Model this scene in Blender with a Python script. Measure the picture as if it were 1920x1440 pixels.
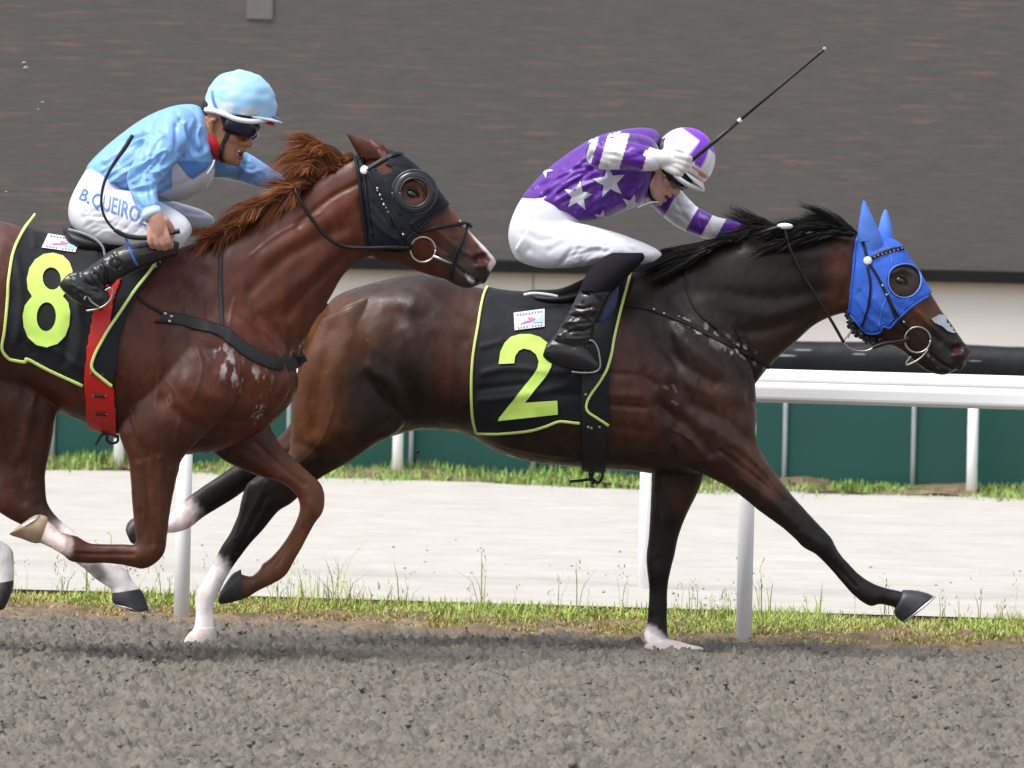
import bpy, bmesh, math, random
import numpy as np
from mathutils import Vector, Matrix
from mathutils.bvhtree import BVHTree
for o in list(bpy.data.objects): bpy.data.objects.remove(o)
S = bpy.context.scene
COL = S.collection
random.seed(7); RNG = np.random.default_rng(11)
# ---------------------------------------------------------------- camera, sky, sun, exposure
F, CH = 13500.0, 1.86                       # focal length in photo pixels (1920 wide), camera height in metres
PITCH, ROLL = math.atan(340.0 / F), 0.022
CM = Matrix.Translation((0, 0, CH)) @ Matrix.Rotation(math.pi / 2 - PITCH, 4, 'X') @ Matrix.Rotation(ROLL, 4, 'Z')
cam = bpy.data.cameras.new('camera'); camo = bpy.data.objects.new('camera', cam); COL.objects.link(camo)
camo.matrix_world = CM
cam.sensor_width = 36.0; cam.lens = 36.0 * F / 1920.0; cam.clip_start = 0.5; cam.clip_end = 3000
cam.dof.use_dof = True; cam.dof.focus_distance = 29.4; cam.dof.aperture_fstop = 9.0
S.camera = camo
W = bpy.data.worlds.new('World'); S.world = W; W.use_nodes = True
wn, wl = W.node_tree.nodes, W.node_tree.links
SUN_EL, SUN_AZ = math.radians(62), math.radians(236)     # azimuth clockwise from +Y: high, behind the camera's left shoulder
sky = wn.new('ShaderNodeTexSky'); sky.sky_type = 'NISHITA'; sky.sun_disc = False
sky.sun_elevation = SUN_EL; sky.sun_rotation = SUN_AZ; sky.dust_density = 4.0; sky.air_density = 1.0
hs = wn.new('ShaderNodeHueSaturation'); hs.inputs['Saturation'].default_value = 0.35
wl.new(sky.outputs[0], hs.inputs['Color']); wl.new(hs.outputs[0], wn['Background'].inputs[0])
wn['Background'].inputs[1].default_value = 0.15
sd = bpy.data.lights.new('sun', 'SUN'); sd.energy = 1.5; sd.angle = math.radians(28); sd.color = (1, 0.975, 0.94)
so = bpy.data.objects.new('sun', sd); COL.objects.link(so)
sdir = Vector((math.sin(SUN_AZ) * math.cos(SUN_EL), math.cos(SUN_AZ) * math.cos(SUN_EL), math.sin(SUN_EL)))
so.rotation_euler = sdir.to_track_quat('Z', 'Y').to_euler(); so.location = (0, 0, 30)
S.view_settings.view_transform = 'Standard'; S.view_settings.look = 'None'
S.view_settings.exposure = 0.66; S.view_settings.gamma = 1
S.render.engine = 'CYCLES'
# ---------------------------------------------------------------- measuring: photo pixel + depth -> metres
R3 = np.array(CM.to_3x3())
def P(px, py, Y):
    px = np.asarray(px, float); py = np.asarray(py, float)
    d = np.stack([px - 960, 720 - py, np.full(np.broadcast(px, py).shape, -F)], -1) @ R3.T
    t = Y / d[..., 1]
    return np.stack([d[..., 0] * t, d[..., 1] * t, CH + d[..., 2] * t], -1)
def G(px, py, z=0.0):
    d = np.array([px - 960, 720 - py, -F], float) @ R3.T
    t = (z - CH) / d[2]
    return np.array([d[0] * t, d[1] * t, z])
def PIX(v):
    c = (np.asarray(v) - np.array([0, 0, CH])) @ R3
    return 960 + c[..., 0] / -c[..., 2] * F, 720 - c[..., 1] / -c[..., 2] * F
# ---------------------------------------------------------------- object helpers
def tag(o, label=None, cat=None, group=None, kind=None):
    for k, v in (('label', label), ('category', cat), ('group', group), ('kind', kind)):
        if v: o[k] = v
    return o
def empty(name, loc, label=None, cat=None, group=None):
    o = bpy.data.objects.new(name, None); COL.objects.link(o); o.location = loc; o.empty_display_size = 0.1
    return tag(o, label, cat, group)
def link(name, me, mat=None, parent=None, smooth=True):
    o = bpy.data.objects.new(name, me); COL.objects.link(o)
    if mat: me.materials.append(mat)
    if smooth: me.polygons.foreach_set('use_smooth', np.ones(len(me.polygons), bool))
    if parent:
        o.parent = parent
        o.matrix_parent_inverse = Matrix.Translation(-parent.location) if parent.parent is None else Matrix.Identity(4)
    return o
def mesh(name, V, Fs, mat=None, parent=None, smooth=True, col=None):
    me = bpy.data.meshes.new(name); me.from_pydata(np.asarray(V, float).tolist(), [], Fs.tolist() if isinstance(Fs, np.ndarray) else [tuple(f) for f in Fs]); me.update()
    if col is not None: setcol(me, col)
    return link(name, me, mat, parent, smooth)
def setcol(me, col):
    a = me.color_attributes.new('tint', 'FLOAT_COLOR', 'POINT')
    c = np.ones((len(me.vertices), 4), np.float32); c[:, :3] = col; a.data.foreach_set('color', c.ravel())
def solid(o, t, off=-1.0):
    m = o.modifiers.new('thickness', 'SOLIDIFY'); m.thickness = t; m.offset = off; return o
class MB:                                     # collects vertices and faces of one mesh
    def __init__(s): s.V = []; s.F = []; s.n = 0
    def add(s, V, Fs):
        V = np.asarray(V, float); s.V.append(V); s.F += [[i + s.n for i in f] for f in Fs]; s.n += len(V); return s
    def out(s): return (np.concatenate(s.V), s.F)
    def box(s, c, h, ax=None):
        c = np.array(c, float); ax = np.eye(3) if ax is None else np.array(ax, float)
        V = [c + (i * h[0]) * ax[0] + (j * h[1]) * ax[1] + (k * h[2]) * ax[2] for i in (-1, 1) for j in (-1, 1) for k in (-1, 1)]
        return s.add(V, [(0, 1, 3, 2), (4, 6, 7, 5), (0, 4, 5, 1), (2, 3, 7, 6), (0, 2, 6, 4), (1, 5, 7, 3)])
    def build(s, name, mat, parent=None, smooth=False):
        V, Fs = s.out(); return mesh(name, V, Fs, mat, parent, smooth)
def cat_rom(A, sub):
    A = np.asarray(A, float); n = len(A)
    if n < 3: 
        t = np.linspace(0, 1, sub + 1)[:, None]; return A[0] * (1 - t) + A[-1] * t
    out = []
    for i in range(n - 1):
        p0 = A[max(i - 1, 0)]; p1 = A[i]; p2 = A[i + 1]; p3 = A[min(i + 2, n - 1)]
        for t in np.linspace(0, 1, sub, endpoint=False):
            out.append(0.5 * (2 * p1 + (p2 - p0) * t + (2 * p0 - 5 * p1 + 4 * p2 - p3) * t * t + (3 * p1 - p0 - 3 * p2 + p3) * t ** 3))
    out.append(A[-1]); return np.array(out)
def rings(R, closed_caps=True):
    m, n = R.shape[:2]; V = R.reshape(-1, 3); Fs = []
    for i in range(m - 1):
        for j in range(n):
            k = (j + 1) % n; Fs.append((i * n + j, i * n + k, (i + 1) * n + k, (i + 1) * n + j))
    if closed_caps:
        V = np.concatenate([V, R[0].mean(0)[None], R[-1].mean(0)[None]]); a = m * n
        for j in range(n):
            k = (j + 1) % n; Fs.append((a, k, j)); Fs.append((a + 1, (m - 1) * n + j, (m - 1) * n + k))
    return V, Fs
def loft(st, Y0, n=28, sub=6, pw=1.0):
    """sections given by two outline points (photo px), lateral centre y, half width w, skew k (wider towards 2nd point)"""
    A = np.array([list(s) + [0.0] * (7 - len(s)) for s in st], float)
    A = cat_rom(A, sub); ph = np.linspace(0, 2 * np.pi, n, endpoint=False)
    cs, sn = np.cos(ph), np.sin(ph)
    v = -np.sign(cs) * np.abs(cs) ** pw; lat = np.sign(sn) * np.abs(sn) ** pw
    R = []
    for ax, ay, bx, by, y, w, k in A:
        a = P(ax, ay, Y0 + y); b = P(bx, by, Y0 + y); c = (a + b) / 2; h = (b - a) / 2
        R.append(c + v[:, None] * h + np.stack([0 * v, w * lat * (1 + k * v), 0 * v], -1))
    return rings(np.array(R))
def tube(pts, rad, n=10, sub=1, flat=None):
    A = np.concatenate([np.asarray(pts, float), np.broadcast_to(np.asarray(rad, float).reshape(-1, 1), (len(pts), 1))], 1)
    if sub > 1: A = cat_rom(A, sub)
    X, r = A[:, :3], A[:, 3]; T = np.gradient(X, axis=0); T /= np.linalg.norm(T, axis=1)[:, None] + 1e-9
    up = np.array([0, 0, 1.0]) if abs(T[0][2]) < 0.9 else np.array([1.0, 0, 0])
    R = []; u = up - T[0] * (up @ T[0]); u /= np.linalg.norm(u)
    for i in range(len(X)):
        u = u - T[i] * (u @ T[i]); u /= np.linalg.norm(u) + 1e-9; w = np.cross(T[i], u)
        ph = np.linspace(0, 2 * np.pi, n, endpoint=False)[:, None]
        R.append(X[i] + r[i] * (np.cos(ph) * u + np.sin(ph) * w * (flat or 1)))
    return rings(np.array(R))
def blob(pts, rad, n=12, sub=4):               # capsule chain with round ends
    pts = np.asarray(pts, float); rad = list(np.broadcast_to(rad, (len(pts),)))
    d0 = pts[0] - pts[1]; d0 /= np.linalg.norm(d0); d1 = pts[-1] - pts[-2]; d1 /= np.linalg.norm(d1)
    A = [pts[0] + d0 * rad[0] * 0.98, pts[0] + d0 * rad[0] * 0.75] + list(pts) + [pts[-1] + d1 * rad[-1] * 0.75, pts[-1] + d1 * rad[-1] * 0.98]
    r = [rad[0] * 0.15, rad[0] * 0.66] + rad + [rad[-1] * 0.66, rad[-1] * 0.15]
    return tube(A, r, n, sub)
def ell(c, r, ax=None, nu=16, nv=10):
    c = np.array(c, float); ax = np.eye(3) if ax is None else np.array(ax, float)
    th = np.linspace(0.02, np.pi - 0.02, nv); ph = np.linspace(0, 2 * np.pi, nu, endpoint=False); R = []
    for t in th:
        q = np.stack([np.sin(t) * np.cos(ph) * r[0], np.sin(t) * np.sin(ph) * r[1], np.full(nu, np.cos(t) * r[2])], -1)
        R.append(c + q @ ax)
    return rings(np.array(R))
def fuse(pieces, voxel):
    """one continuous surface from overlapping closed pieces -> (V, F) arrays"""
    mb = MB()
    for V, Fs in pieces: mb.add(V, Fs)
    V, Fs = mb.out(); me = bpy.data.meshes.new('tmp'); me.from_pydata(V.tolist(), [], Fs); me.update()
    bm = bmesh.new(); bm.from_mesh(me); bmesh.ops.recalc_face_normals(bm, faces=bm.faces); bm.to_mesh(me); bm.free()
    o = bpy.data.objects.new('tmp', me); COL.objects.link(o)
    m = o.modifiers.new('r', 'REMESH'); m.mode = 'VOXEL'; m.voxel_size = voxel
    dg = bpy.context.evaluated_depsgraph_get(); e = bpy.data.meshes.new_from_object(o.evaluated_get(dg))
    V = np.zeros(len(e.vertices) * 3); e.vertices.foreach_get('co', V); V = V.reshape(-1, 3)
    n = len(e.polygons); lt = np.zeros(n, int); e.polygons.foreach_get('loop_total', lt)
    lv = np.zeros(len(e.loops), int); e.loops.foreach_get('vertex_index', lv)
    if (lt == 4).all(): Fa = lv.reshape(-1, 4)
    else:
        Fa = []; k = 0
        for t in lt:
            q = lv[k:k + t]; k += t; Fa.append([q[0], q[1], q[2], q[3] if t > 3 else q[2]])
        Fa = np.array(Fa)
    bpy.data.objects.remove(o); bpy.data.meshes.remove(me); bpy.data.meshes.remove(e)
    return V, Fa
def edges_of(Fa):
    E = np.concatenate([Fa[:, [0, 1]], Fa[:, [1, 2]], Fa[:, [2, 3]], Fa[:, [3, 0]]]); E = E[E[:, 0] != E[:, 1]]
    return E
def smooth(V, Fa, it=4, lam=0.5, wt=None, taubin=True):
    E = edges_of(Fa); n = len(V); deg = np.maximum(np.bincount(E.ravel(), minlength=n), 1)[:, None]
    w = 1.0 if wt is None else wt[:, None]
    for i in range(it):
        for l in ((lam, -lam * 1.04) if taubin else (lam,)):
            A = np.stack([np.bincount(E[:, 0], V[E[:, 1], k], n) + np.bincount(E[:, 1], V[E[:, 0], k], n) for k in range(3)], -1)
            V = V + l * w * (A / deg - V)
    return V
def normals(V, Fa):
    N = np.cross(V[Fa[:, 2]] - V[Fa[:, 0]], V[Fa[:, 3]] - V[Fa[:, 1]]); n = len(V)
    out = np.stack([sum(np.bincount(Fa[:, j], N[:, k], n) for j in range(4)) for k in range(3)], -1)
    return out / (np.linalg.norm(out, axis=1)[:, None] + 1e-12)
def pdist(x, y, path):
    path = np.asarray(path, float); d = np.full(len(x), 1e9)
    if len(path) == 1: return np.hypot(x - path[0][0], y - path[0][1])
    for (ax, ay), (bx, by) in zip(path[:-1], path[1:]):
        dx, dy = bx - ax, by - ay; L = dx * dx + dy * dy + 1e-9
        t = np.clip(((x - ax) * dx + (y - ay) * dy) / L, 0, 1)
        d = np.minimum(d, np.hypot(x - ax - t * dx, y - ay - t * dy))
    return d
def inpoly(x, y, poly):
    r = np.zeros(len(x), bool); n = len(poly)
    for i in range(n):
        x1, y1 = poly[i]; x2, y2 = poly[(i + 1) % n]
        c = ((y1 > y) != (y2 > y)); r ^= c & (x < (x2 - x1) * (y - y1) / ((y2 - y1) + 1e-12) + x1)
    return r
def relief(V, Fa, strokes, Y0):
    """muscle ridges (+) and grooves (-): (path px, width px, height mm, side) side n = near, f = far, b = both"""
    N = normals(V, Fa); x, y = PIX(V); D = np.zeros(len(V))
    for path, w, amp, side in strokes:
        pa = np.array(path); b = (x > pa[:, 0].min() - 3 * w) & (x < pa[:, 0].max() + 3 * w) & (y > pa[:, 1].min() - 3 * w) & (y < pa[:, 1].max() + 3 * w)
        if side == 'n': b &= V[:, 1] < Y0 - 0.01
        if side == 'f': b &= V[:, 1] > Y0 + 0.01
        if isinstance(side, tuple): b &= (V[:, 1] > Y0 + side[0]) & (V[:, 1] < Y0 + side[1])
        if not b.any(): continue
        d = pdist(x[b], y[b], cat_rom(pa, 4) if len(pa) > 2 else pa)
        D[b] += amp * 0.001 * np.exp(-(d / w) ** 2) * np.clip(np.abs(N[b, 1]) * 1.6, 0, 1)
    return V + N * D[:, None]
def vnoise(V, scale, seed=0):
    """cheap smooth noise from summed random sines, -1..1"""
    r = np.random.default_rng(seed); out = np.zeros(len(V)); sc = np.broadcast_to(np.asarray(scale, float), (3,))
    for i in range(9):
        k = r.normal(size=3) * sc; out += np.sin(V @ k + r.uniform(0, 6.28))
    return out / 4.0
def bvh(V, Fs): return BVHTree.FromPolygons(np.asarray(V, float).tolist(), Fs.tolist() if isinstance(Fs, np.ndarray) else [list(f) for f in Fs])
CAMV = Vector((0, 0, CH))
def hit(B, px, py, far=False):
    """where a line of sight through a photo pixel meets a surface (or its far side)"""
    d = Vector(P(px, py, 30.0)) - CAMV; d.normalize()
    if far:
        h = B.ray_cast(CAMV + d * 60, -d)
    else: h = B.ray_cast(CAMV, d)
    if h[0] is None: return None, None
    n = np.array(h[1]); q = np.array(h[0]); v = np.array(d) * (-1 if far else 1)
    return q, (-n if n @ v > 0 else n)
# ---------------------------------------------------------------- materials
def mat(name, col=(.5, .5, .5), rough=.5, spec=.5, attr=False, bump=(), var=0.0, varscale=8.0, metal=0.0, coat=0.0, sheen=0.0, stretch=(1, 1, 1), rvar=None):
    m = bpy.data.materials.new(name); m.use_nodes = True; nt = m.node_tree; n, l = nt.nodes, nt.links; b = n['Principled BSDF']
    b.inputs['Roughness'].default_value = rough; b.inputs['Specular IOR Level'].default_value = spec
    b.inputs['Metallic'].default_value = metal; b.inputs['Coat Weight'].default_value = coat; b.inputs['Coat Roughness'].default_value = .25
    b.inputs['Sheen Weight'].default_value = sheen
    tc = n.new('ShaderNodeTexCoord'); mp = n.new('ShaderNodeMapping'); mp.inputs['Scale'].default_value = stretch
    l.new(tc.outputs['Object'], mp.inputs['Vector'])
    if attr:
        a = n.new('ShaderNodeAttribute'); a.attribute_name = 'tint'; src = a.outputs['Color']
    else:
        r = n.new('ShaderNodeRGB'); r.outputs[0].default_value = (*col, 1); src = r.outputs[0]
    if var:
        nz = n.new('ShaderNodeTexNoise'); nz.inputs['Scale'].default_value = varscale; nz.inputs['Detail'].default_value = 6
        l.new(mp.outputs[0], nz.inputs['Vector'])
        mr = n.new('ShaderNodeMapRange'); mr.inputs[1].default_value = .25; mr.inputs[2].default_value = .75
        mr.inputs[3].default_value = 1 - var; mr.inputs[4].default_value = 1 + var; l.new(nz.outputs[0], mr.inputs[0])
        mx = n.new('ShaderNodeVectorMath'); mx.operation = 'SCALE'; l.new(src, mx.inputs[0]); l.new(mr.outputs[0], mx.inputs['Scale']); src = mx.outputs[0]
    if rvar:
        nr_ = n.new('ShaderNodeTexNoise'); nr_.inputs['Scale'].default_value = rvar[0]; nr_.inputs['Detail'].default_value = 6; l.new(mp.outputs[0], nr_.inputs['Vector'])
        m2 = n.new('ShaderNodeMapRange'); m2.inputs[1].default_value = .3; m2.inputs[2].default_value = .7; m2.inputs[3].default_value = rvar[1]; m2.inputs[4].default_value = rvar[2]; l.new(nr_.outputs[0], m2.inputs[0]); l.new(m2.outputs[0], b.inputs['Roughness'])
    l.new(src, b.inputs['Base Color']); last = None
    for sc, st, dist in bump:
        nz = n.new('ShaderNodeTexNoise'); nz.inputs['Scale'].default_value = sc; nz.inputs['Detail'].default_value = 4
        l.new(mp.outputs[0], nz.inputs['Vector'])
        bp = n.new('ShaderNodeBump'); bp.inputs['Strength'].default_value = st; bp.inputs['Distance'].default_value = dist
        l.new(nz.outputs[0], bp.inputs['Height'])
        if last: l.new(last.outputs[0], bp.inputs['Normal'])
        last = bp
    if last: l.new(last.outputs[0], b.inputs['Normal'])
    return m
# ================================================================ the setting
def field(nx, ny, lo, hi, seed):
    """band-passed random field, cells per feature lo..hi"""
    r = np.random.default_rng(seed).normal(size=(nx, ny)); f = np.fft.rfft2(r)
    k = np.hypot(np.fft.fftfreq(nx)[:, None], np.fft.rfftfreq(ny)[None]); f *= np.exp(-(k * lo) ** 2) * (1 - np.exp(-(k * hi) ** 2))
    a = np.fft.irfft2(f, (nx, ny)); return a / a.std()
def gridmesh(X, Y, Z):
    nx, ny = X.shape; V = np.stack([X, Y, Z], -1).reshape(-1, 3); i = np.arange(nx * ny).reshape(nx, ny)
    Fq = np.stack([i[:-1, :-1], i[1:, :-1], i[1:, 1:], i[:-1, 1:]], -1).reshape(-1, 4); return V, Fq
def lin_y(a, b):   # line through two ground points, y as a function of x
    s = (b[1] - a[1]) / (b[0] - a[0]); return lambda x: a[1] + s * (x - a[0])
rail_y = lin_y(G(340, 1165), G(1400, 1205))
kerb_y = lin_y(G(0, 1104, .05), G(1920, 1161, .05))
fence_y = lin_y(G(100, 874, .06), G(1920, 928, .06))
RS = math.atan((rail_y(1) - rail_y(0)))
def M_ground(name, c1, c2, c3, sc, bumps, rough=.9):
    m = mat(name, c1, rough, .2, bump=bumps); nt = m.node_tree; n, l = nt.nodes, nt.links; b = n['Principled BSDF']
    tc = n.new('ShaderNodeTexCoord'); nz = n.new('ShaderNodeTexNoise'); nz.inputs['Scale'].default_value = sc; nz.inputs['Detail'].default_value = 8; nz.inputs['Roughness'].default_value = .7
    l.new(tc.outputs['Object'], nz.inputs['Vector']); cr = n.new('ShaderNodeValToRGB'); l.new(nz.outputs[0], cr.inputs[0])
    e = cr.color_ramp.elements; e[0].position = .3; e[0].color = (*c1, 1); e[1].position = .7; e[1].color = (*c3, 1); x = e.new(.5); x.color = (*c2, 1)
    l.new(cr.outputs[0], b.inputs['Base Color']); return m
m_track = M_ground('track_fibre_sand', (.085, .076, .064), (.165, .149, .127), (.215, .196, .170), 7, [(90, .6, .008), (300, .7, .003)])
m_soil = M_ground('soil', (.10, .075, .05), (.2, .15, .1), (.3, .24, .15), 9, [(40, .8, .02)])
m_sand = M_ground('pale_sand', (.41, .388, .35), (.46, .44, .405), (.50, .48, .445), 3, [(40, .3, .006)])
# ground to the horizon
mesh('ground', [(-900, -60, -.14), (900, -60, -.14), (900, 1500, -.14), (-900, 1500, -.14)], [(0, 1, 2, 3)], m_soil)['kind'] = 'structure'
# race track: a churned sheet
nx, ny = 600, 660
X, Yn = np.meshgrid(np.linspace(-3.3, 3.3, nx), np.linspace(0, 1, ny), indexing='ij')
Yg = 22.0 + Yn * (rail_y(X) + .12 - 22.0)
hgt = .0056 * field(nx, ny, 1.9, 5, 1) + .0105 * field(nx, ny, 3.4, 9, 2) + .009 * field(nx, ny, 20, 60, 3)
hgt = np.where(hgt > 0, hgt * .9, hgt * 1.3)
V, Fq = gridmesh(X, Yg, hgt - .004)
trk = mesh('race_track', V, Fq, m_track); trk['kind'] = 'structure'
# loose crumbs of fibre sand lying on the track
def lumps(name, label, pts, size, cols, seed, flat=.6):
    r = np.random.default_rng(seed); g = (1 + 5 ** .5) / 2
    I = np.array([(-1, g, 0), (1, g, 0), (-1, -g, 0), (1, -g, 0), (0, -1, g), (0, 1, g), (0, -1, -g), (0, 1, -g), (g, 0, -1), (g, 0, 1), (-g, 0, -1), (-g, 0, 1)]) / 1.9
    FI = np.array([(0, 11, 5), (0, 5, 1), (0, 1, 7), (0, 7, 10), (0, 10, 11), (1, 5, 9), (5, 11, 4), (11, 10, 2), (10, 7, 6), (7, 1, 8), (3, 9, 4), (3, 4, 2), (3, 2, 6), (3, 6, 8), (3, 8, 9), (4, 9, 5), (2, 4, 11), (6, 2, 10), (8, 6, 7), (9, 8, 1)])
    n = len(pts); V = I[None] * (1 + r.normal(size=(n, 12, 1)) * .22) * size[:, None, None] * np.stack([r.uniform(.8, 1.5, n), r.uniform(.8, 1.4, n), np.full(n, flat)], 1)[:, None, :]
    a = r.normal(size=n) * .5; c, s_ = np.cos(a)[:, None], np.sin(a)[:, None]; V = np.stack([V[..., 0] * c - V[..., 1] * s_, V[..., 0] * s_ + V[..., 1] * c, V[..., 2]], -1) + pts[:, None]
    Fs = (FI[None] + 12 * np.arange(n)[:, None, None]).reshape(-1, 3)
    o = mesh(name, V.reshape(-1, 3), Fs, m_lump, None, True, np.repeat(cols, 12, 0)); return tag(o, label, 'soil', kind='stuff')
m_lump = mat('track_crumb', attr=True, rough=.9, spec=.15, bump=[(200, .5, .003)])
rr = np.random.default_rng(77); n = 9000
ii = rr.integers(0, nx, n); jj = (rr.random(n) ** .85 * (ny - 1)).astype(int); cl = field(nx, ny, 8, 30, 9)[ii, jj]; kp = cl + rr.normal(size=n) * .8 > -.3; ii, jj = ii[kp], jj[kp]; n = len(ii)
sz = rr.gamma(3, .0013, n) + .0022
lumps('track_crumbs', 'loose crumbs and clods of grey fibre sand over the race track', np.stack([X[ii, jj] + rr.normal(size=n) * .004, Yg[ii, jj] + rr.normal(size=n) * .006, hgt[ii, jj] + sz * .12], 1), sz, np.array([.165, .15, .128]) * rr.uniform(.8, 1.2, (n, 1)) * (1 + rr.normal(size=(n, 3)) * .03), 5, .9)
mesh('track_apron', [(-60, 0, -.06), (60, 0, -.06), (60, rail_y(60) - .2, -.06), (-60, rail_y(-60) - .2, -.06)], [(0, 1, 2, 3)], m_track)['kind'] = 'structure'
# grass verge soil
nx, ny = 260, 60
X, Yn = np.meshgrid(np.linspace(-9, 9, nx), np.linspace(0, 1, ny), indexing='ij')
y0, y1 = rail_y(X) - .35, kerb_y(X) - .02; Yg = y0 + Yn * (y1 - y0)
V, Fq = gridmesh(X, Yg, .012 * field(nx, ny, 3, 12, 5) + .012 - .07 * np.clip(1 - Yn * 7, 0, 1))
mesh('grass_verge', V, Fq, m_soil)['kind'] = 'structure'
# sand path
nx, ny = 300, 260
X, Yn = np.meshgrid(np.linspace(-20, 20, nx), np.linspace(0, 1, ny), indexing='ij')
y0, y1 = kerb_y(X) + .02, fence_y(X) - .35; Yg = y0 + Yn * (y1 - y0)
V, Fq = gridmesh(X, Yg, .05 + .003 * field(nx, ny, 3, 14, 6) * np.clip(Yn * 8, 0, 1) + .006 * field(nx, ny, 14, 60, 7) * np.clip(Yn * 8, 0, 1))
mesh('sand_path', V, Fq, m_sand)['kind'] = 'structure'
nx, ny = 200, 40
X, Yn = np.meshgrid(np.linspace(-20, 20, nx), np.linspace(0, 1, ny), indexing='ij')
y0, y1 = fence_y(X) - .45, fence_y(X) + 14; Yg = y0 + Yn ** 2 * (y1 - y0)
V, Fq = gridmesh(X, Yg, .03 + .025 * field(nx, ny, 3, 12, 8) + .05 * np.exp(-((Yg - fence_y(X) + .1) / .3) ** 2))
mesh('fence_bank', V, Fq, m_soil)['kind'] = 'structure'
# timber kerb board at the edge of the sand
m_kerb = mat('kerb_timber', (.035, .03, .026), .8, .2, var=.4, varscale=6)
a, b = np.array([-9, kerb_y(-9)]), np.array([9, kerb_y(9)]); d = (b - a) / np.linalg.norm(b - a)
krb = empty('kerb_edging', (0, kerb_y(0), 0), 'low dark timber edging board between the weedy verge and the pale sand', 'kerb')
L = 2.6; N_ = 15
for i in range(N_):
    c = np.array([0, kerb_y(0)]) + d * (L * (i - 7) + .4)
    MB().box((c[0], c[1], .015), (L / 2 - .006, .018, .032 - .002 * (i % 3)), [(d[0], d[1], 0), (-d[1], d[0], 0), (0, 0, 1)]).build('board', m_kerb, krb)
# ---- running rails
m_white = mat('white_paint', (.91, .92, .94), .6, .5, var=.04, varscale=3, bump=[(40, .06, .002)])
m_pad = mat('black_padding', (.008, .009, .012), .6, .25, var=.5, varscale=5, bump=[(8, .4, .03)])
m_scuff = mat('scuff', (.35, .36, .38), .7, .3)
def rail(name, label, yf, pxs, pys, rz, prof, post_r, z0):
    root = empty(name, (0, yf(0), z0), label, 'rail')
    s = np.array([1, yf(1) - yf(0), 0]); s /= np.linalg.norm(s); t = np.array([-s[1], s[0], 0])
    for px, py in zip(pxs, pys):
        g = G(px, py, z0)
        for _ in range(6): g = np.array([P(px, py, yf(g[0]))[0], yf(g[0]), z0])

        V, Fs = tube([g + [0, 0, -.12], g + [0, 0, .4], g + [0, 0, rz - z0 - .02]], post_r, 16); mesh('post', V, Fs, m_white, root)
    return root, s, t
# near rail: white extruded rail on round white posts
nr, s, t = rail('running_rail', 'white near running rail behind the horses, its posts standing at the edge of the track', rail_y, [-3900, -2840, -1780, -720, 340, 1394, 2460, 3520], [1008, 1048, 1087, 1126, 1165, 1205, 1245, 1284], 1.0, None, .034, 0)
def extrude(prof, a, s, t, x0, x1):
    V = []; n = len(prof)
    for x in (x0, x1):
        for (u, z) in prof: V.append(a + s * x + t * u + np.array([0, 0, z]))
    return V, [(i, (i + 1) % n, n + (i + 1) % n, n + i) for i in range(n)] + [tuple(range(n))[::-1], tuple(range(n, 2 * n))]
def roundrect(w, h, zc, r=.02, k=4):
    out = []
    for cx, cz, a0 in ((w - r, h - r, 0), (-w + r, h - r, 90), (-w + r, -h + r, 180), (w - r, -h + r, 270)):
        for i in range(k + 1):
            an = math.radians(a0 + 90 * i / k); out.append((cx + r * math.cos(an), zc + cz + r * math.sin(an)))
    return out
ctr = np.array([0, rail_y(0), 0])
z743 = P(1700, 743, rail_y(P(1700, 743, 30.8)[0]))[2]
V, Fs = extrude(roundrect(.05, .043, z743, .025), ctr, s, t, -22, 22); mesh('top_rail', V, Fs, m_white, nr, smooth=False)
# second rail on the sand side
ry2 = lambda x: rail_y(x) + 3.05
r2, s2, t2 = rail('running_rail', 'thin white second running rail, one post on the sand behind the galloping forelegs', ry2, [-840, 1207, 3250], [1052, 1131, 1210], 1.0, None, .031, .03)
z711 = P(1700, 712, ry2(1.85))[2]
V, Fs = extrude(roundrect(.04, .032, z711, .02), np.array([0, ry2(0), 0]), s2, t2, -22, 22); mesh('top_rail', V, Fs, m_white, r2, smooth=False)
# far rail with black padded tube
ry3 = lambda x: fence_y(x) - .28
r3, s3, t3 = rail('padded_rail', 'far rail topped with a thick black padded tube in front of the green hoarding', ry3, [-1890, -1360, -830, -300, 223, 745, 1280, 1822, 2370, 2910], [800, 815, 830, 845, 855, 880, 892, 905, 918, 930], .82, None, .035, .03)
zt = P(1750, 676, ry3(2.8))[2]
ths = np.linspace(-24, 24, 121); pr = []
r_ = np.random.default_rng(3)
V, Fs = tube([np.array([0, ry3(0), zt]) + s3 * x + np.array([0, 0, r_.normal() * .004]) for x in ths], [.107 + r_.normal() * .0015 for _ in ths], 20); mesh('padded_tube', V, Fs, m_pad, r3)
for i in range(14):
    x = r_.uniform(1.2, 4.2) if i < 8 else r_.uniform(-6, 6); an = r_.uniform(-.6, .75)
    c = np.array([0, ry3(0), zt]) + s3 * x + np.array([0, -math.cos(an) * .107, math.sin(an) * .107])
    V, Fs = ell(c, (r_.uniform(.02, .09), .003, r_.uniform(.002, .005)), [s3, t3, (0, 0, 1)], 10, 6); mesh('scuff', V, Fs, m_scuff, r3)
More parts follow.
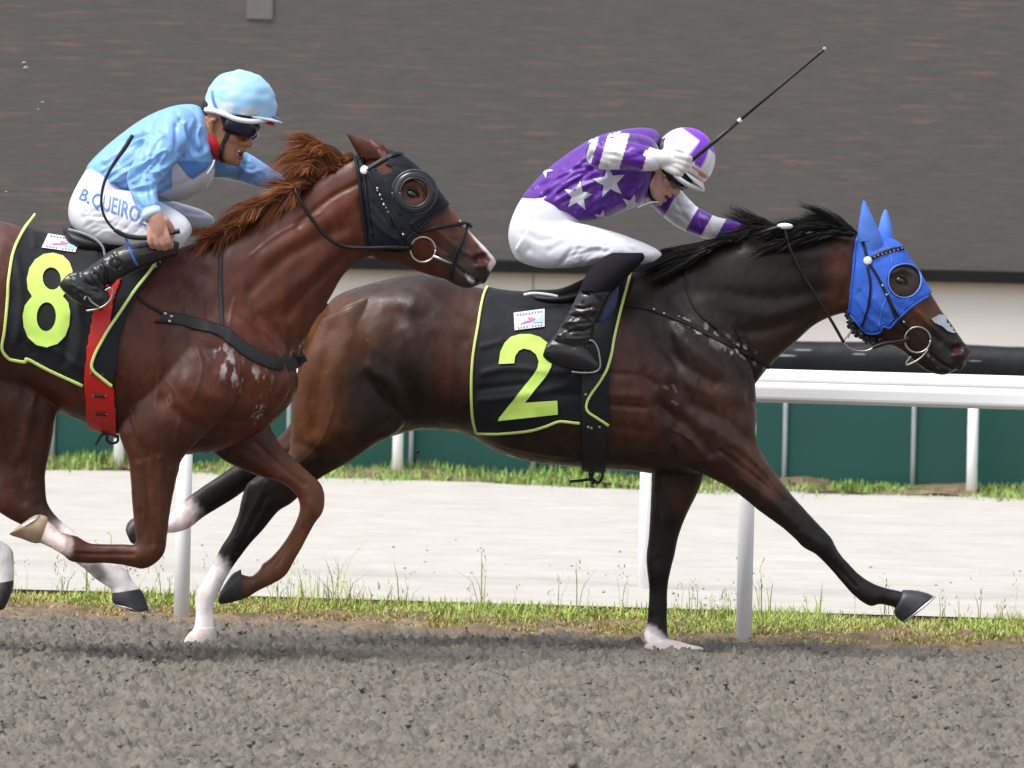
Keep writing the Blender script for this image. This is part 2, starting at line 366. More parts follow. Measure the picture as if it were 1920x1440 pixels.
# ---- green hoarding: panels between grey posts
m_green = mat('green_hoarding', (.008, .085, .070), .45, .4, var=.06, varscale=2, bump=[(3, .15, .02)])
m_galv = mat('galvanised', (.42, .47, .49), .45, .5, metal=.3, var=.1, varscale=10)
fe = empty('green_hoarding', (0, fence_y(0), 0), 'green solid hoarding of flat panels between thin grey posts at the back of the sand', 'fence')
def onfence(p):
    x = 0.0
    for _ in range(6): x = P(p, 890, fence_y(x))[0]
    return x
xs = [onfence(p) for p in (-378, -140, 98, 322, 540, 770, 1000, 1235, 1470, 1711, 1955, 2200)]
xs = [xs[0] - .86 * k for k in range(16, 0, -1)] + xs + [xs[-1] + .9 * k for k in range(1, 14)]
for x in xs:
    V, Fs = tube([(x, fence_y(x) - .03, -.1), (x, fence_y(x) - .03, .35), (x, fence_y(x) - .03, .72)], .017, 10); mesh('post', V, Fs, m_galv, fe)
for x0, x1 in zip(xs[:-1], xs[1:]):
    ya, yb = fence_y(x0), fence_y(x1); c = ((x0 + x1) / 2, (ya + yb) / 2, .32); d = np.array([x1 - x0, yb - ya, 0]); l_ = np.linalg.norm(d); d /= l_
    MB().box(c, (l_ / 2 - .004, .012, .38), [d, (-d[1], d[0], 0), (0, 0, 1)]).build('panel', m_green, fe)
# ---- pale base wall and the big video board above it
YB = 62.0
bl = lambda px: P(px, 490 + (px - 640) * .0195 + 12, YB)
m_beige = mat('pale_cladding', (.80, .78, .735), .6, .3, var=.04, varscale=.7)
m_joint = mat('joint', (.32, .31, .29), .8, .2)
wl_ = empty('base_wall', (0, YB, 0), 'pale beige panelled wall under the big video board', 'wall')
zb = float(bl(960)[2]); sl = (bl(1920)[2] - bl(0)[2]) / (bl(1920)[0] - bl(0)[0])
for i in range(-11, 11):
    x0 = P(1000, 520, YB)[0] + i * 3.2; x1 = x0 + 3.2
    MB().box(((x0 + x1) / 2, YB + .1, zb / 2 - .1), (1.595, .08, zb / 2 + .08)).build('panel', m_beige, wl_)
MB().box((0, YB + .16, zb / 2 - .1), (35.5, .06, zb / 2 + .08)).build('backing', m_joint, wl_)
m_blk = mat('black_frame', (.006, .006, .007), .6, .3)
def M_board():
    m = mat('video_board_face', (.1, .1, .1), .55, .35); nt = m.node_tree; n, l = nt.nodes, nt.links; b = n['Principled BSDF']
    tc = n.new('ShaderNodeTexCoord'); sx = n.new('ShaderNodeSeparateXYZ'); l.new(tc.outputs['Object'], sx.inputs[0])
    def noise(scl, det, ro=.6):
        mp = n.new('ShaderNodeMapping'); mp.inputs['Scale'].default_value = scl; l.new(tc.outputs['Object'], mp.inputs[0])
        z = n.new('ShaderNodeTexNoise'); z.inputs['Scale'].default_value = 1; z.inputs['Detail'].default_value = det; z.inputs['Roughness'].default_value = ro; l.new(mp.outputs[0], z.inputs['Vector']); return z.outputs[0]
    def ramp(src, stops):
        c = n.new('ShaderNodeValToRGB'); l.new(src, c.inputs[0]); e = c.color_ramp.elements
        for i, (p, v) in enumerate(stops):
            q = e[i] if i < 2 else e.new(p); q.position = p; q.color = (*v, 1)
        return c.outputs[0]
    def mix(f, a, b_):
        x = n.new('ShaderNodeMix'); x.data_type = 'RGBA'; l.new(f, x.inputs[0])
        for s_, v in ((6, a), (7, b_)):
            if isinstance(v, tuple): x.inputs[s_].default_value = (*v, 1)
            else: l.new(v, x.inputs[s_])
        return x.outputs[2]
    base = ramp(noise((3.5, 1, 40), 5, .75), [(.3, (.090, .089, .086)), (.7, (.128, .126, .121))])
    w1 = ramp(noise((1.9, 1, 40), 3), [(.545, (0, 0, 0)), (.71, (.85, .85, .85))])
    w2 = ramp(noise((.35, 1, .5), 2), [(.38, (.12, .12, .12)), (.58, (1, 1, 1))])
    mm = n.new('ShaderNodeMath'); mm.operation = 'MULTIPLY'; l.new(w1, mm.inputs[0]); l.new(w2, mm.inputs[1])
    c1 = mix(mm.outputs[0], base, (.28, .155, .138))
    w3 = ramp(noise((2.2, 1, 30), 2), [(.64, (0, 0, 0)), (.75, (.6, .6, .6))])
    c2 = mix(w3, c1, (.2, .165, .12)); l.new(c2, b.inputs['Base Color']); return m
vb = empty('video_board', (0, YB, zb), 'huge dark grey video board with faint reddish horizontal streaks filling the background', 'video board')
m_board = M_board(); bw, bh = 2.56, 1.44
for i in range(-13, 13):
    for j in range(0, 6):
        MB().box((i * bw + bw / 2, YB + .02, zb + .09 + j * bh + bh / 2), (bw / 2 - .0002, .05, bh / 2 - .0002)).build('screen_module', m_board, vb)
MB().box((0, YB + .2, zb + .09 + 3 * bh), (33.6, .11, 3 * bh + .1)).build('back_frame', m_blk, vb)
MB().box((0, YB - .03, zb + .035), (33.4, .1, .05)).build('bottom_trim', m_blk, vb)
p0, p1 = P(464, -40, YB - .04), P(511, 36, YB - .04)
m_mod = mat('replaced_module', (.17, .17, .165), .5, .35, var=.1, varscale=12)
MB().box((p0 + p1) / 2, (abs(p1[0] - p0[0]) / 2, .008, abs(p1[2] - p0[2]) / 2)).build('blank_tile', m_mod, vb)
vb.rotation_euler = (0, 0, 0)
# ---- grass and weeds
m_grass = mat('grass_blades', attr=True, rough=.6, spec=.25)
def blades(name, label, pts, hts, cols, seed, lean=.5, wid=.004):
    r = np.random.default_rng(seed); n = len(pts); an = r.uniform(0, 6.28, n); ln = r.normal(size=n) * lean
    dx, dy = np.cos(an), np.sin(an); w = wid * r.uniform(.6, 1.4, n); V = np.zeros((n, 5, 3)); C = np.zeros((n, 5, 3))
    tx, ty = np.cos(an + 1.4), np.sin(an + 1.4)
    for k, (f, ww) in enumerate(((0, 1), (0, -1), (.55, .8), (.55, -.8), (1, 0))):
        bend = ln * f * f * hts
        V[:, k, 0] = pts[:, 0] + dx * w * ww + tx * bend; V[:, k, 1] = pts[:, 1] + dy * w * ww + ty * bend; V[:, k, 2] = pts[:, 2] + hts * f * (1 - .3 * np.minimum(abs(ln), 1) * f)
    C[:] = cols[:, None, :]; b = np.arange(n)[:, None] * 5
    Fs = np.concatenate([b + [0, 1, 3, 2]]).tolist() + np.concatenate([b + [2, 3, 4]]).tolist()
    o = mesh(name, V.reshape(-1, 3), Fs, m_grass, None, False, C.reshape(-1, 3)); tag(o, label, 'grass', kind='stuff'); return o
def gcols(r, n, dry, mixw):
    green = np.array([.20, .32, .06]); lime = np.array([.42, .50, .14]); straw = np.array([.52, .46, .20]); rust = np.array([.36, .19, .07])
    k = r.random(n)[:, None]; a = np.where(k < .5, green + (lime - green) * r.random((n, 1)), lime)
    b = straw + (rust - straw) * r.random((n, 1)); return np.where(r.random((n, 1)) < dry[:, None], b, a) * r.uniform(.75, 1.25, (n, 1))
r = np.random.default_rng(21); n = 72000
x = r.uniform(-6, 6, n); f = r.beta(1.0, 1.0, n); y = rail_y(x) - .02 + f * (kerb_y(x) - rail_y(x) - .01) + np.where(f < .12, r.normal(size=n) * .05, 0)
patch = vnoise(np.stack([x * 3, y * 3, 0 * x], 1), 1.0, 4); keep = (patch + 1.1 * f - .25 + r.normal(size=n) * .35) > -.45; x, y, f, patch = x[keep], y[keep], f[keep], patch[keep]; n = len(x)
hts = r.uniform(.02, .06, n) * (.35 + 1.0 * f) * (1 + .35 * patch); hts = np.clip(hts, .012, .2)
dry = np.clip(.9 - .95 * f - .35 * patch, .06, .95)
blades('verge_grass', 'short yellow green and rusty dry grass along the edge of the track', np.stack([x, y, np.full(n, .012)], 1), hts, gcols(r, n, dry, 0), 3, .9, .0035)
n = 4200; x = r.uniform(-4.2, 4.2, n); cl = vnoise(np.stack([x * 5, 0 * x, 0 * x], 1), 1.0, 9); keep = cl + r.normal(size=n) * .3 > .25; x = x[keep]; n = len(x)
y = kerb_y(x) - .05 - abs(r.normal(size=n)) * .25
blades('tall_weeds', 'taller thin pale green weeds standing up against the kerb board', np.stack([x, y, np.full(n, .012)], 1), r.gamma(2.5, .026, n) * (1 + .5 * np.clip(cl[keep], 0, 2)) + .02, gcols(r, n, np.full(n, .2), 0), 6, .6, .0028)
# seed heads
n = 150; x = r.uniform(-4, 4, n); y = kerb_y(x) - .04 - abs(r.normal(size=n)) * .2; h = r.gamma(4, .03, n) + .05; pts = []; hs_ = []; cs = []
for i in range(n):
    for k in range(7):
        pts.append((x[i] + r.normal() * .008, y[i] + r.normal() * .008, .012 + h[i] * (.7 + .3 * k / 7))); hs_.append(r.uniform(.008, .022)); cs.append(np.array([.36, .40, .16]) * r.uniform(.6, 1.2))
    for k in range(2):
        pts.append((x[i], y[i], .012)); hs_.append(h[i] * 1.02); cs.append(np.array([.28, .34, .1]))
blades('seed_heads', 'fine pale seed heads of the weeds above the kerb', np.array(pts), np.array(hs_), np.array(cs), 8, .4, .0022)
n = 34000; x = r.uniform(-13, 11, n); y = fence_y(x) - .05 - abs(r.normal(size=n)) * .28 * (1 + .5 * vnoise(np.stack([x * 4, 0 * x, 0 * x], 1), 1.0, 12)); 
keep = vnoise(np.stack([x * 2.2, y * 4, 0 * x], 1), 1.0, 14) + r.normal(size=n) * .3 > -.55; x, y = x[keep], y[keep]; n = len(x)
hts = r.uniform(.03, .10, n) * (1 + .5 * vnoise(np.stack([x * 3, 0 * x, 0 * x], 1), 1.0, 17)); hts = np.clip(hts, .02, .2); gc = gcols(r, n, np.full(n, .22), 0) * np.array([.75, .95, .9])
blades('bank_grass', 'low tufty green grass at the foot of the green hoarding', np.stack([x, y, .03 + .04 * np.exp(-((y - fence_y(x) + .1) / .3) ** 2)], 1), hts, gc, 9, .8, .006)
# pebbles and droppings on the sand
m_peb = mat('dark_crumb', (.30, .27, .22), .9, .2)
mb = MB()
for i in range(160):
    x = r.uniform(-6, 6); y = kerb_y(x) + .1 + r.beta(1, 2.2) * 8; q = r.uniform(.002, .006); V, Fs = ell((x, y, .055), (q * 1.5, q * 1.5, q), None, 7, 5); mb.add(V, Fs)
o = mb.build('sand_crumbs', m_peb); tag(o, 'scattered dark crumbs of soil on the pale sand', 'soil', kind='stuff')
# ================================================================ horses
from mathutils import noise as mnoise
def hoof(st, Y0, name, mt, parent, shoe=None):
    V, Fs = loft(st, Y0, 20, 4); o = mesh(name, V, Fs, mt, parent); return o
RK = 1.5
def body_mesh(pieces, Y0, strokes, soft, voxel=.0056):
    V, Fa = fuse(pieces, voxel); V = smooth(V, Fa, 4)
    x, y = PIX(V)
    for (cx, cy, rad, it) in soft:
        w = np.clip(1.6 * (1 - np.hypot(x - cx, y - cy) / rad), 0, 1)
        V = smooth(V, Fa, it, .55, w, False)
    V = relief(V, Fa, [(p, w, a * RK, s) for p, w, a, s in strokes], Y0); V = smooth(V, Fa, 1)
    V = V + normals(V, Fa) * (.0006 * vnoise(V, (34, 34, 22), 5) + .0006 * vnoise(V, (80, 80, 50), 6))[:, None]
    return V, Fa
def paint(V, base, spots, Y0):
    """coat colours: (path px, radius px, colour, strength, side)"""
    x, y = PIX(V); C = np.tile(np.array(base, float), (len(V), 1)); vn1 = vnoise(V, 45, 1); vn2 = vnoise(V, 120, 2); vn3 = vnoise(V, 260, 3)
    for path, rad, c, st, side in spots:
        d = pdist(x, y, path); foam = isinstance(side, str) and side.endswith('F')
        if st >= 1: d = d + rad * (.10 * vn1 + .07 * vn2)
        w = st * np.clip(1.5 * (1 - d / rad), 0, 1) ** 1.0
        if foam:
            w = st * np.clip(1.3 * (1 - d / (rad * 2.0)), 0, 1); side = side[0]
            for i in np.nonzero((w > 0) & (V[:, 1] < Y0))[0]:
                q = Vector(V[i]); k = mnoise.fractal(Vector((q.x * 34, q.y * 34, q.z * 15)), .8, 2.2, 5); w[i] *= min(1, max(0, (k - .02 - .25 * (1 - w[i])) * 3.5))
        if isinstance(side, tuple): w = w * (V[:, 1] > Y0 + side[0]) * (V[:, 1] < Y0 + side[1])
        w = w * w * (3 - 2 * np.clip(w, 0, 1)) if st >= 1 else w
        if side == 'n': w = w * (V[:, 1] < Y0)
        if side == 'f': w = w * (V[:, 1] > Y0)
        C = C * (1 - w[:, None]) + np.array(c) * w[:, None]
    return C
m_coat = mat('horse_coat', attr=True, rough=.4, spec=.32, bump=[(500, .35, .0012), (90, .2, .003), (24, .12, .012)], var=.32, varscale=22, stretch=(1, 1, .45), rvar=(26, .27, .5))
m_hoof_d = mat('hoof_dark', (.03, .03, .034), .45, .5, var=.3, varscale=30, bump=[(60, .2, .003)])
m_hoof_l = mat('hoof_pale', (.42, .30, .19), .5, .4, var=.25, varscale=25)
m_hoof_w = mat('hoof_white', (.68, .60, .56), .6, .3, var=.15, varscale=30)
m_shoe = mat('aluminium_shoe', (.6, .6, .62), .35, .5, metal=.8)
m_lid = mat('eyelid_skin', (.022, .013, .010), .5, .3)
m_eye = mat('horse_eye', (.008, .005, .004), .06, .8, coat=0.3)
# ---------------------------------------------------------------- dark bay horse, number 2
Y2 = 30.0
def near(st, y): return [(a, b, c, d, y + (e[0] if False else 0), w) for (a, b, c, d, w, *e) in st]
LO = loft
def loft(st, Y0, n=48, sub=8, pw=1.0): return LO(st, Y0, n, sub, pw)
def leg(st, y): return [(s[0], s[1], s[2], s[3], y + (s[5] if len(s) > 5 else 0), s[4]) for s in st]
trunk2 = [(566, 655, 572, 730, 0, .05), (580, 612, 572, 770, 0, .14), (608, 578, 590, 800, 0, .20), (640, 550, 640, 815, 0, .235), (720, 525, 715, 822, 0, .27, .05),
    (793, 513, 785, 806, 0, .275, .1), (860, 530, 865, 812, 0, .265, .12), (930, 546, 940, 850, 0, .28, .15), (1000, 552, 1005, 867, 0, .292, .16), (1080, 545, 1085, 876, 0, .29, .16),
    (1150, 522, 1170, 882, 0, .275, .2), (1205, 505, 1250, 889, 0, .25, .25), (1260, 500, 1325, 884, 0, .225, .25), (1320, 520, 1385, 850, 0, .20, .1), (1370, 570, 1412, 815, 0, .165, 0), (1398, 640, 1418, 790, 0, .11), (1408, 700, 1419, 770, 0, .05)]
neck2 = [(1170, 520, 1330, 830, 0, .15), (1215, 500, 1385, 770, 0, .15), (1260, 484, 1422, 712, 0, .135), (1330, 458, 1455, 674, 0, .105), (1410, 438, 1493, 640, 0, .09), (1480, 428, 1530, 608, 0, .082), (1545, 424, 1570, 590, 0, .08), (1595, 432, 1592, 588, 0, .085), (1622, 446, 1606, 600, 0, .07)]
head2 = [(1596, 440, 1588, 540, 0, .05), (1614, 440, 1590, 585, 0, .085), (1645, 444, 1600, 618, 0, .098), (1684, 456, 1628, 634, 0, .105), (1708, 490, 1655, 645, 0, .10), (1734, 530, 1684, 654, 0, .078), (1762, 578, 1712, 676, 0, .062), (1788, 614, 1736, 694, 0, .055), (1806, 640, 1758, 702, 0, .056), (1817, 652, 1776, 702, 0, .05), (1821, 662, 1795, 692, 0, .03)]
lip2 = [(1800, 668, 1788, 682, 0, .03), (1808, 672, 1795, 694, 0, .034), (1812, 680, 1800, 696, 0, .02)]
fore2n = [(1330, 640, 1230, 660, .05, .02), (1392, 700, 1215, 740, .085), (1416, 765, 1225, 810, .10), (1418, 822, 1280, 866, .098, -.005), (1438, 863, 1325, 892, .085), (1473, 913, 1376, 920, .068), (1507, 953, 1420, 955, .055), (1537, 985, 1460, 984, .047), (1557, 1007, 1490, 1010, .043), (1566, 1024, 1506, 1026, .042), (1576, 1040, 1530, 1040, .034), (1597, 1063, 1555, 1064, .028), (1614, 1079, 1580, 1093, .027), (1632, 1091, 1602, 1117, .031), (1653, 1100, 1630, 1136, .034), (1672, 1105, 1650, 1133, .030), (1694, 1110, 1675, 1138, .032), (1708, 1114, 1688, 1146, .034)]
fore2f = [(1330, 760, 1240, 790, .07), (1330, 830, 1226, 840, .075), (1321, 890, 1222, 890, .07), (1303, 933, 1220, 940, .06), (1284, 973, 1218, 985, .05), (1272, 1007, 1215, 1017, .044), (1264, 1043, 1212, 1050, .042), (1257, 1072, 1215, 1082, .040), (1252, 1100, 1217, 1108, .03), (1251, 1143, 1215, 1143, .028), (1251, 1170, 1213, 1172, .030), (1252, 1188, 1208, 1186, .034), (1256, 1198, 1210, 1204, .034), (1268, 1203, 1222, 1216, .036)]
hind2n = [(690, 560, 600, 600, .05), (748, 640, 562, 680, .11), (770, 730, 548, 760, .125), (755, 800, 544, 822, .115), (700, 836, 540, 850, .09), (655, 866, 520, 868, .07), (600, 897, 488, 888, .052), (570, 922, 462, 910, .047), (545, 944, 452, 940, .043), (521, 960, 446, 966, .036), (494, 992, 429, 1003, .031), (467, 1022, 412, 1030, .029), (443, 1054, 400, 1057, .029), (425, 1082, 383, 1086, .032), (412, 1108, 367, 1112, .036), (401, 1130, 366, 1133, .033), (399, 1152, 367, 1156, .031), (401, 1172, 364, 1176, .034), (402, 1182, 360, 1184, .036)]
hind2f = [(700, 640, 590, 680, .10), (690, 740, 560, 760, .11), (630, 830, 540, 800, .10), (560, 885, 500, 838, .08), (500, 910, 462, 858, .055), (470, 914, 440, 872, .045), (435, 937, 402, 898, .034), (405, 955, 372, 918, .030), (380, 970, 350, 934, .030), (355, 990, 328, 955, .034), (330, 998, 314, 966, .034), (300, 1000, 288, 972, .030), (270, 1004, 262, 976, .032)]
shld2 = [(1250, 540, 1215, 590, -.05, .03), (1290, 565, 1210, 640, -.10, .075), (1360, 625, 1225, 720, -.150, .09), (1408, 690, 1270, 800, -.15, .09), (1418, 760, 1310, 830, -.13, .07), (1412, 810, 1350, 840, -.11, .03)]
mir = lambda st: [(s[0], s[1], s[2], s[3], -s[4], *s[5:]) for s in st]
ear = lambda pts, y, ws: [(a, b, c, d, y + k, w) for (a, b, c, d, k), w in zip(pts, ws)]
ear2n = [(1612, 462, 1652, 474, -.055, .02), (1611, 440, 1652, 452, -.058, .024), (1614, 415, 1642, 425, -.062, .02), (1617, 395, 1631, 402, -.064, .012), (1619, 380, 1623, 382, -.065, .004)]
ear2f = [(1645, 455, 1674, 458, .045, .02), (1650, 430, 1672, 440, .05, .022), (1654, 412, 1668, 418, .055, .014), (1659, 397, 1663, 398, .058, .004)]
P2 = [loft(trunk2, Y2, 110, 10), loft(neck2, Y2, 72, 10), loft(head2, Y2, 60, 8, pw=.85), loft(lip2, Y2, 16), loft(leg(fore2n, -.15), Y2), loft(leg(fore2f, .13), Y2), loft(leg(hind2n, -.14), Y2), loft(leg(hind2f, .14), Y2), loft(shld2, Y2), loft(mir(shld2), Y2), loft(ear2n, Y2, 14), loft(ear2f, Y2, 14)]
n_, b_ = 'n', 'b'
st2 = [ # shoulder and forearm
    ([(1262, 560), (1330, 640), (1395, 712)], 16, -9, b_), ([(1225, 590), (1270, 690), (1250, 770)], 16, -6, n_), ([(1230, 640), (1290, 690), (1340, 720)], 11, -6, n_), ([(1250, 615), (1310, 660), (1370, 700)], 14, 5, n_),
    ([(1260, 700), (1330, 740), (1390, 745)], 16, 7, n_), ([(1235, 760), (1290, 800), (1330, 850)], 13, -9, n_), ([(1300, 760), (1360, 790), (1405, 830)], 12, -6, n_), ([(1330, 800), (1390, 840), (1430, 880)], 14, 6, n_),
    ([(1210, 700), (1250, 780), (1290, 840), (1330, 885)], 14, -7, n_), ([(1350, 845), (1410, 890), (1470, 940)], 5, -4, n_), ([(1375, 842), (1430, 890), (1480, 945)], 5, -3.5, n_), ([(1390, 900), (1440, 935), (1490, 985)], 7, 4, n_), ([(1500, 1000), (1545, 1020)], 8, 3, n_),
    ([(1545, 1040), (1605, 1100)], 4, -3, n_), ([(1395, 640), (1412, 700), (1405, 745)], 10, -7, b_), ([(1150, 690), (1155, 800), (1165, 860)], 25, -4, n_), ([(1145, 700), (1200, 705), (1230, 720)], 7, -4, n_), ([(1145, 760), (1210, 765)], 6, -4, n_), ([(1145, 740), (1200, 742)], 7, 3, n_), ([(1145, 800), (1220, 810)], 8, -3, n_),
    # hind quarters
    ([(745, 590), (740, 680), (770, 760)], 22, -9, n_), ([(620, 620), (600, 720), (590, 800)], 18, -6, n_), ([(660, 590), (650, 700), (640, 800)], 24, 8, n_), ([(790, 600), (820, 700), (810, 775)], 22, -9, n_), ([(840, 540), (900, 600)], 18, -4, n_), ([(700, 560), (770, 570)], 22, 6, n_),
    ([(690, 690), (735, 720), (760, 780)], 13, 6, n_), ([(730, 790), (660, 830), (580, 880)], 9, -4, n_), ([(560, 830), (600, 850), (640, 840)], 10, -4, n_), ([(470, 905), (440, 1010)], 4, 2.5, n_), ([(500, 930), (445, 1035)], 4, -3, n_),
    # belly and ribs
    ([(790, 790), (850, 806), (920, 838)], 9, -3, n_), ([(870, 640), (880, 740), (870, 800)], 16, -5, n_),
    # neck
    ([(1290, 540), (1420, 560), (1560, 545)], 16, -6, b_), ([(1340, 620), (1430, 620), (1530, 585)], 12, -7, b_), ([(1330, 560), (1440, 590), (1550, 560)], 16, 4, b_), ([(1575, 470), (1590, 520), (1580, 560)], 10, -7, b_), ([(1400, 480), (1500, 480), (1580, 470)], 14, 3, b_),
    # head
    ([(1740, 660), (1765, 682), (1788, 694)], 2.6, -7, b_), ([(1789, 655), (1799, 653)], 7, -13, b_), ([(1795, 643)], 6, 4, b_), ([(1806, 652)], 6, 3, b_), ([(1790, 666), (1804, 664)], 5, 4, b_), ([(1700, 570), (1745, 610), (1775, 640)], 5, 4, b_), ([(1715, 600), (1760, 640)], 7, -4, b_), ([(1645, 560), (1670, 610)], 16, 5, b_), ([(1640, 590), (1690, 630)], 5, -4, b_), ([(1688, 525)], 13, -6, b_), ([(1674, 512), (1690, 505), (1706, 512)], 5, 6, b_)] + [(p, 2.6, 1.7, b_) for p in ([(1700, 565), (1722, 585), (1738, 612), (1742, 632)], [(1722, 585), (1748, 600)], [(1690, 605), (1715, 622), (1732, 645)], [(1330, 720), (1345, 770), (1375, 805), (1400, 850), (1440, 895), (1485, 950)], [(1290, 640), (1310, 690), (1300, 740)], [(1390, 870), (1420, 905), (1465, 935)], [(1250, 800), (1300, 830), (1320, 860)], [(1150, 830), (1200, 845), (1260, 850), (1300, 870)], [(940, 835), (1000, 848), (1070, 858)], [(610, 700), (625, 760), (600, 830), (560, 870)], [(690, 640), (700, 700), (730, 760)], [(500, 905), (470, 960), (445, 1010)], [(1360, 650), (1390, 690), (1380, 730)], [(1230, 930), (1240, 990), (1232, 1040)], [(1540, 1000), (1570, 1045), (1600, 1085)])] + [([(1150 + 6 * k, 650 + 3 * k), (1160 + 5 * k, 760), (1150 + 8 * k, 850)], 6, -1.2, n_) for k in range(0, 8, 2)]
soft2 = [(1560, 590, 70, 6), (1600, 470, 50, 4), (1330, 880, 45, 5), (1270, 890, 40, 8), (700, 830, 60, 5), (1240, 560, 75, 45), (1290, 570, 60, 30), (1400, 720, 60, 5), (600, 640, 90, 8)]
V2, F2 = body_mesh(P2, Y2, st2, soft2)
K = (.010, .008, .008)
bay = (.036, .017, .011)
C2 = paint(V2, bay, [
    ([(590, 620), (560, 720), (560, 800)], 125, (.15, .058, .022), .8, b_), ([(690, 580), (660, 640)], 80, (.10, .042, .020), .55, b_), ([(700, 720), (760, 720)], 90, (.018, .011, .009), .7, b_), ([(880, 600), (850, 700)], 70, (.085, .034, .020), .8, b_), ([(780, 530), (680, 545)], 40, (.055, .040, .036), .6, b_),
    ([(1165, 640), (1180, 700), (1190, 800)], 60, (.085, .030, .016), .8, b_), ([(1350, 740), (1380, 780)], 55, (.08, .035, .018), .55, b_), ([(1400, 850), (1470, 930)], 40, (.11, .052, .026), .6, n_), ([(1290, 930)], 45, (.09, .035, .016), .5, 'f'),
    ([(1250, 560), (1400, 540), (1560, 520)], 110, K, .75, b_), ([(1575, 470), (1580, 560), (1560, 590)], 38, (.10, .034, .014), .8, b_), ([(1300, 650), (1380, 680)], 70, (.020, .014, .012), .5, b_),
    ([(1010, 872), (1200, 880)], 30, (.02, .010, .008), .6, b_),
    ([(480, 900), (430, 1040), (380, 1100)], 85, K, 1, 'n'), ([(540, 890), (600, 870)], 50, (.022, .012, .009), .8, b_), ([(500, 880), (350, 960), (260, 990)], 62, K, 1, 'f'), ([(1540, 1010), (1620, 1110), (1700, 1130)], 62, K, 1, 'n'), ([(1480, 960)], 55, (.012, .009, .009), .8, 'n'), ([(1240, 1000), (1235, 1150)], 62, K, 1, 'f'),
    ([(402, 1080), (385, 1130), (378, 1200)], 48, (.66, .60, .60), 1.3, 'n'), ([(345, 966), (322, 985), (300, 985)], 42, (.62, .52, .52), 1.3, 'f'), ([(1215, 1192), (1240, 1215), (1310, 1220)], 26, (.72, .64, .64), 1.3, 'f'),
    ([(1720, 580), (1740, 590)], 34, (.16, .065, .03), .8, b_), ([(1760, 640), (1800, 670), (1760, 700)], 48, (.022, .017, .017), .9, b_), ([(1690, 640)], 30, (.055, .022, .013), .7, b_), ([(1745, 665), (1765, 688), (1785, 700)], 4, (.6, .6, .58), .7, 'nF'),
    ([(1788, 655), (1800, 652)], 13, (.010, .008, .008), .95, b_), ([(1792, 655), (1798, 654)], 7, (.20, .05, .045), .85, b_), ([(1695, 527)], 36, (.065, .040, .026), .9, b_), ([(1689, 527)], 17, (.018, .012, .010), .9, b_),
    ([(1285, 595), (1340, 625), (1372, 660)], 12, (.42, .40, .40), .6, 'nF'), ([(1380, 650), (1435, 685)], 8, (.50, .48, .48), .8, 'nF'), ([(1270, 600), (1310, 625)], 9, (.5, .48, .48), .7, 'nF'), ([(1245, 725), (1252, 728)], 3, (.3, .28, .28), .5, n_), ([(1262, 722), (1268, 735)], 3, (.3, .28, .28), .5, n_), ([(1260, 752), (1270, 758)], 3, (.3, .28, .28), .4, n_)], Y2)
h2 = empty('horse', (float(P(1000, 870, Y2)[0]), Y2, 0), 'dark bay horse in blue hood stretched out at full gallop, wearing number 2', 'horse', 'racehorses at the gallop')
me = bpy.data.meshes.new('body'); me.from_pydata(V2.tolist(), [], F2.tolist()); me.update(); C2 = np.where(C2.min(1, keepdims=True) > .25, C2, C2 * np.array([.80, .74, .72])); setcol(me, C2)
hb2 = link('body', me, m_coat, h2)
B2 = bvh(V2, F2)
def hoofset(specs, Y0, parent, shoe=True):
    for st, mt, y in specs: mesh('hoof', *loft([(a, b, c, d, y, w) for (a, b, c, d, w) in st], Y0, 22, 4), mt, parent)
hoofset([([(1692, 1107, 1676, 1146, .022), (1696, 1106, 1677, 1150, .046), (1716, 1107, 1680, 1156, .052), (1738, 1112, 1686, 1162, .056), (1750, 1118, 1690, 1165, .057), (1750, 1120, 1693, 1165, .03)], m_hoof_d, -.15),
    ([(1236, 1200, 1212, 1206, .03), (1262, 1200, 1208, 1212, .042), (1292, 1208, 1207, 1219, .05), (1316, 1214, 1208, 1224, .054), (1320, 1219, 1212, 1228, .04)], m_hoof_w, .13),
    ([(404, 1176, 364, 1178, .036), (406, 1186, 352, 1190, .046), (407, 1200, 345, 1202, .052), (408, 1209, 346, 1212, .05)], m_hoof_w, -.14),
    ([(276, 1006, 268, 974, .036), (264, 1014, 250, 972, .044), (256, 1019, 240, 980, .05), (250, 1020, 236, 990, .052), (246, 1018, 236, 996, .03)], m_hoof_d, .14)], Y2, h2)
V, Fs = loft([(1751, 1117, 1691, 1166, -.15, .058), (1755, 1119, 1694, 1168, -.15, .058)], Y2, 24, 2); mesh('horseshoe', V, Fs, m_shoe, h2)
def eye(px, py, Y0, B, r, parent):
    for far in (False, True):
        h, nrm = hit(B, px, py, far)
        sg = -1 if far else 1; c = h + np.array([0, sg * .35 * r, 0]); ax = [(.92, 0, -.39), (0, 1, 0), (.39, 0, .92)]
        mesh('eye', *ell(c, (r * 1.25, r * .9, r * .85), ax, 20, 14), m_eye, parent)
        lid = [c + np.array(ax[0]) * r * 1.35 * math.cos(t) + np.array(ax[2]) * r * .95 * math.sin(t) + np.array([0, -sg * r * .62 * (1 - .5 * abs(math.cos(t))), 0]) for t in np.linspace(-.2, math.pi + .2, 14)]
        mesh('eyelid', *tube(lid, r * .26, 8), m_lid, parent)
eye(1688, 526, Y2, B2, .021, h2)
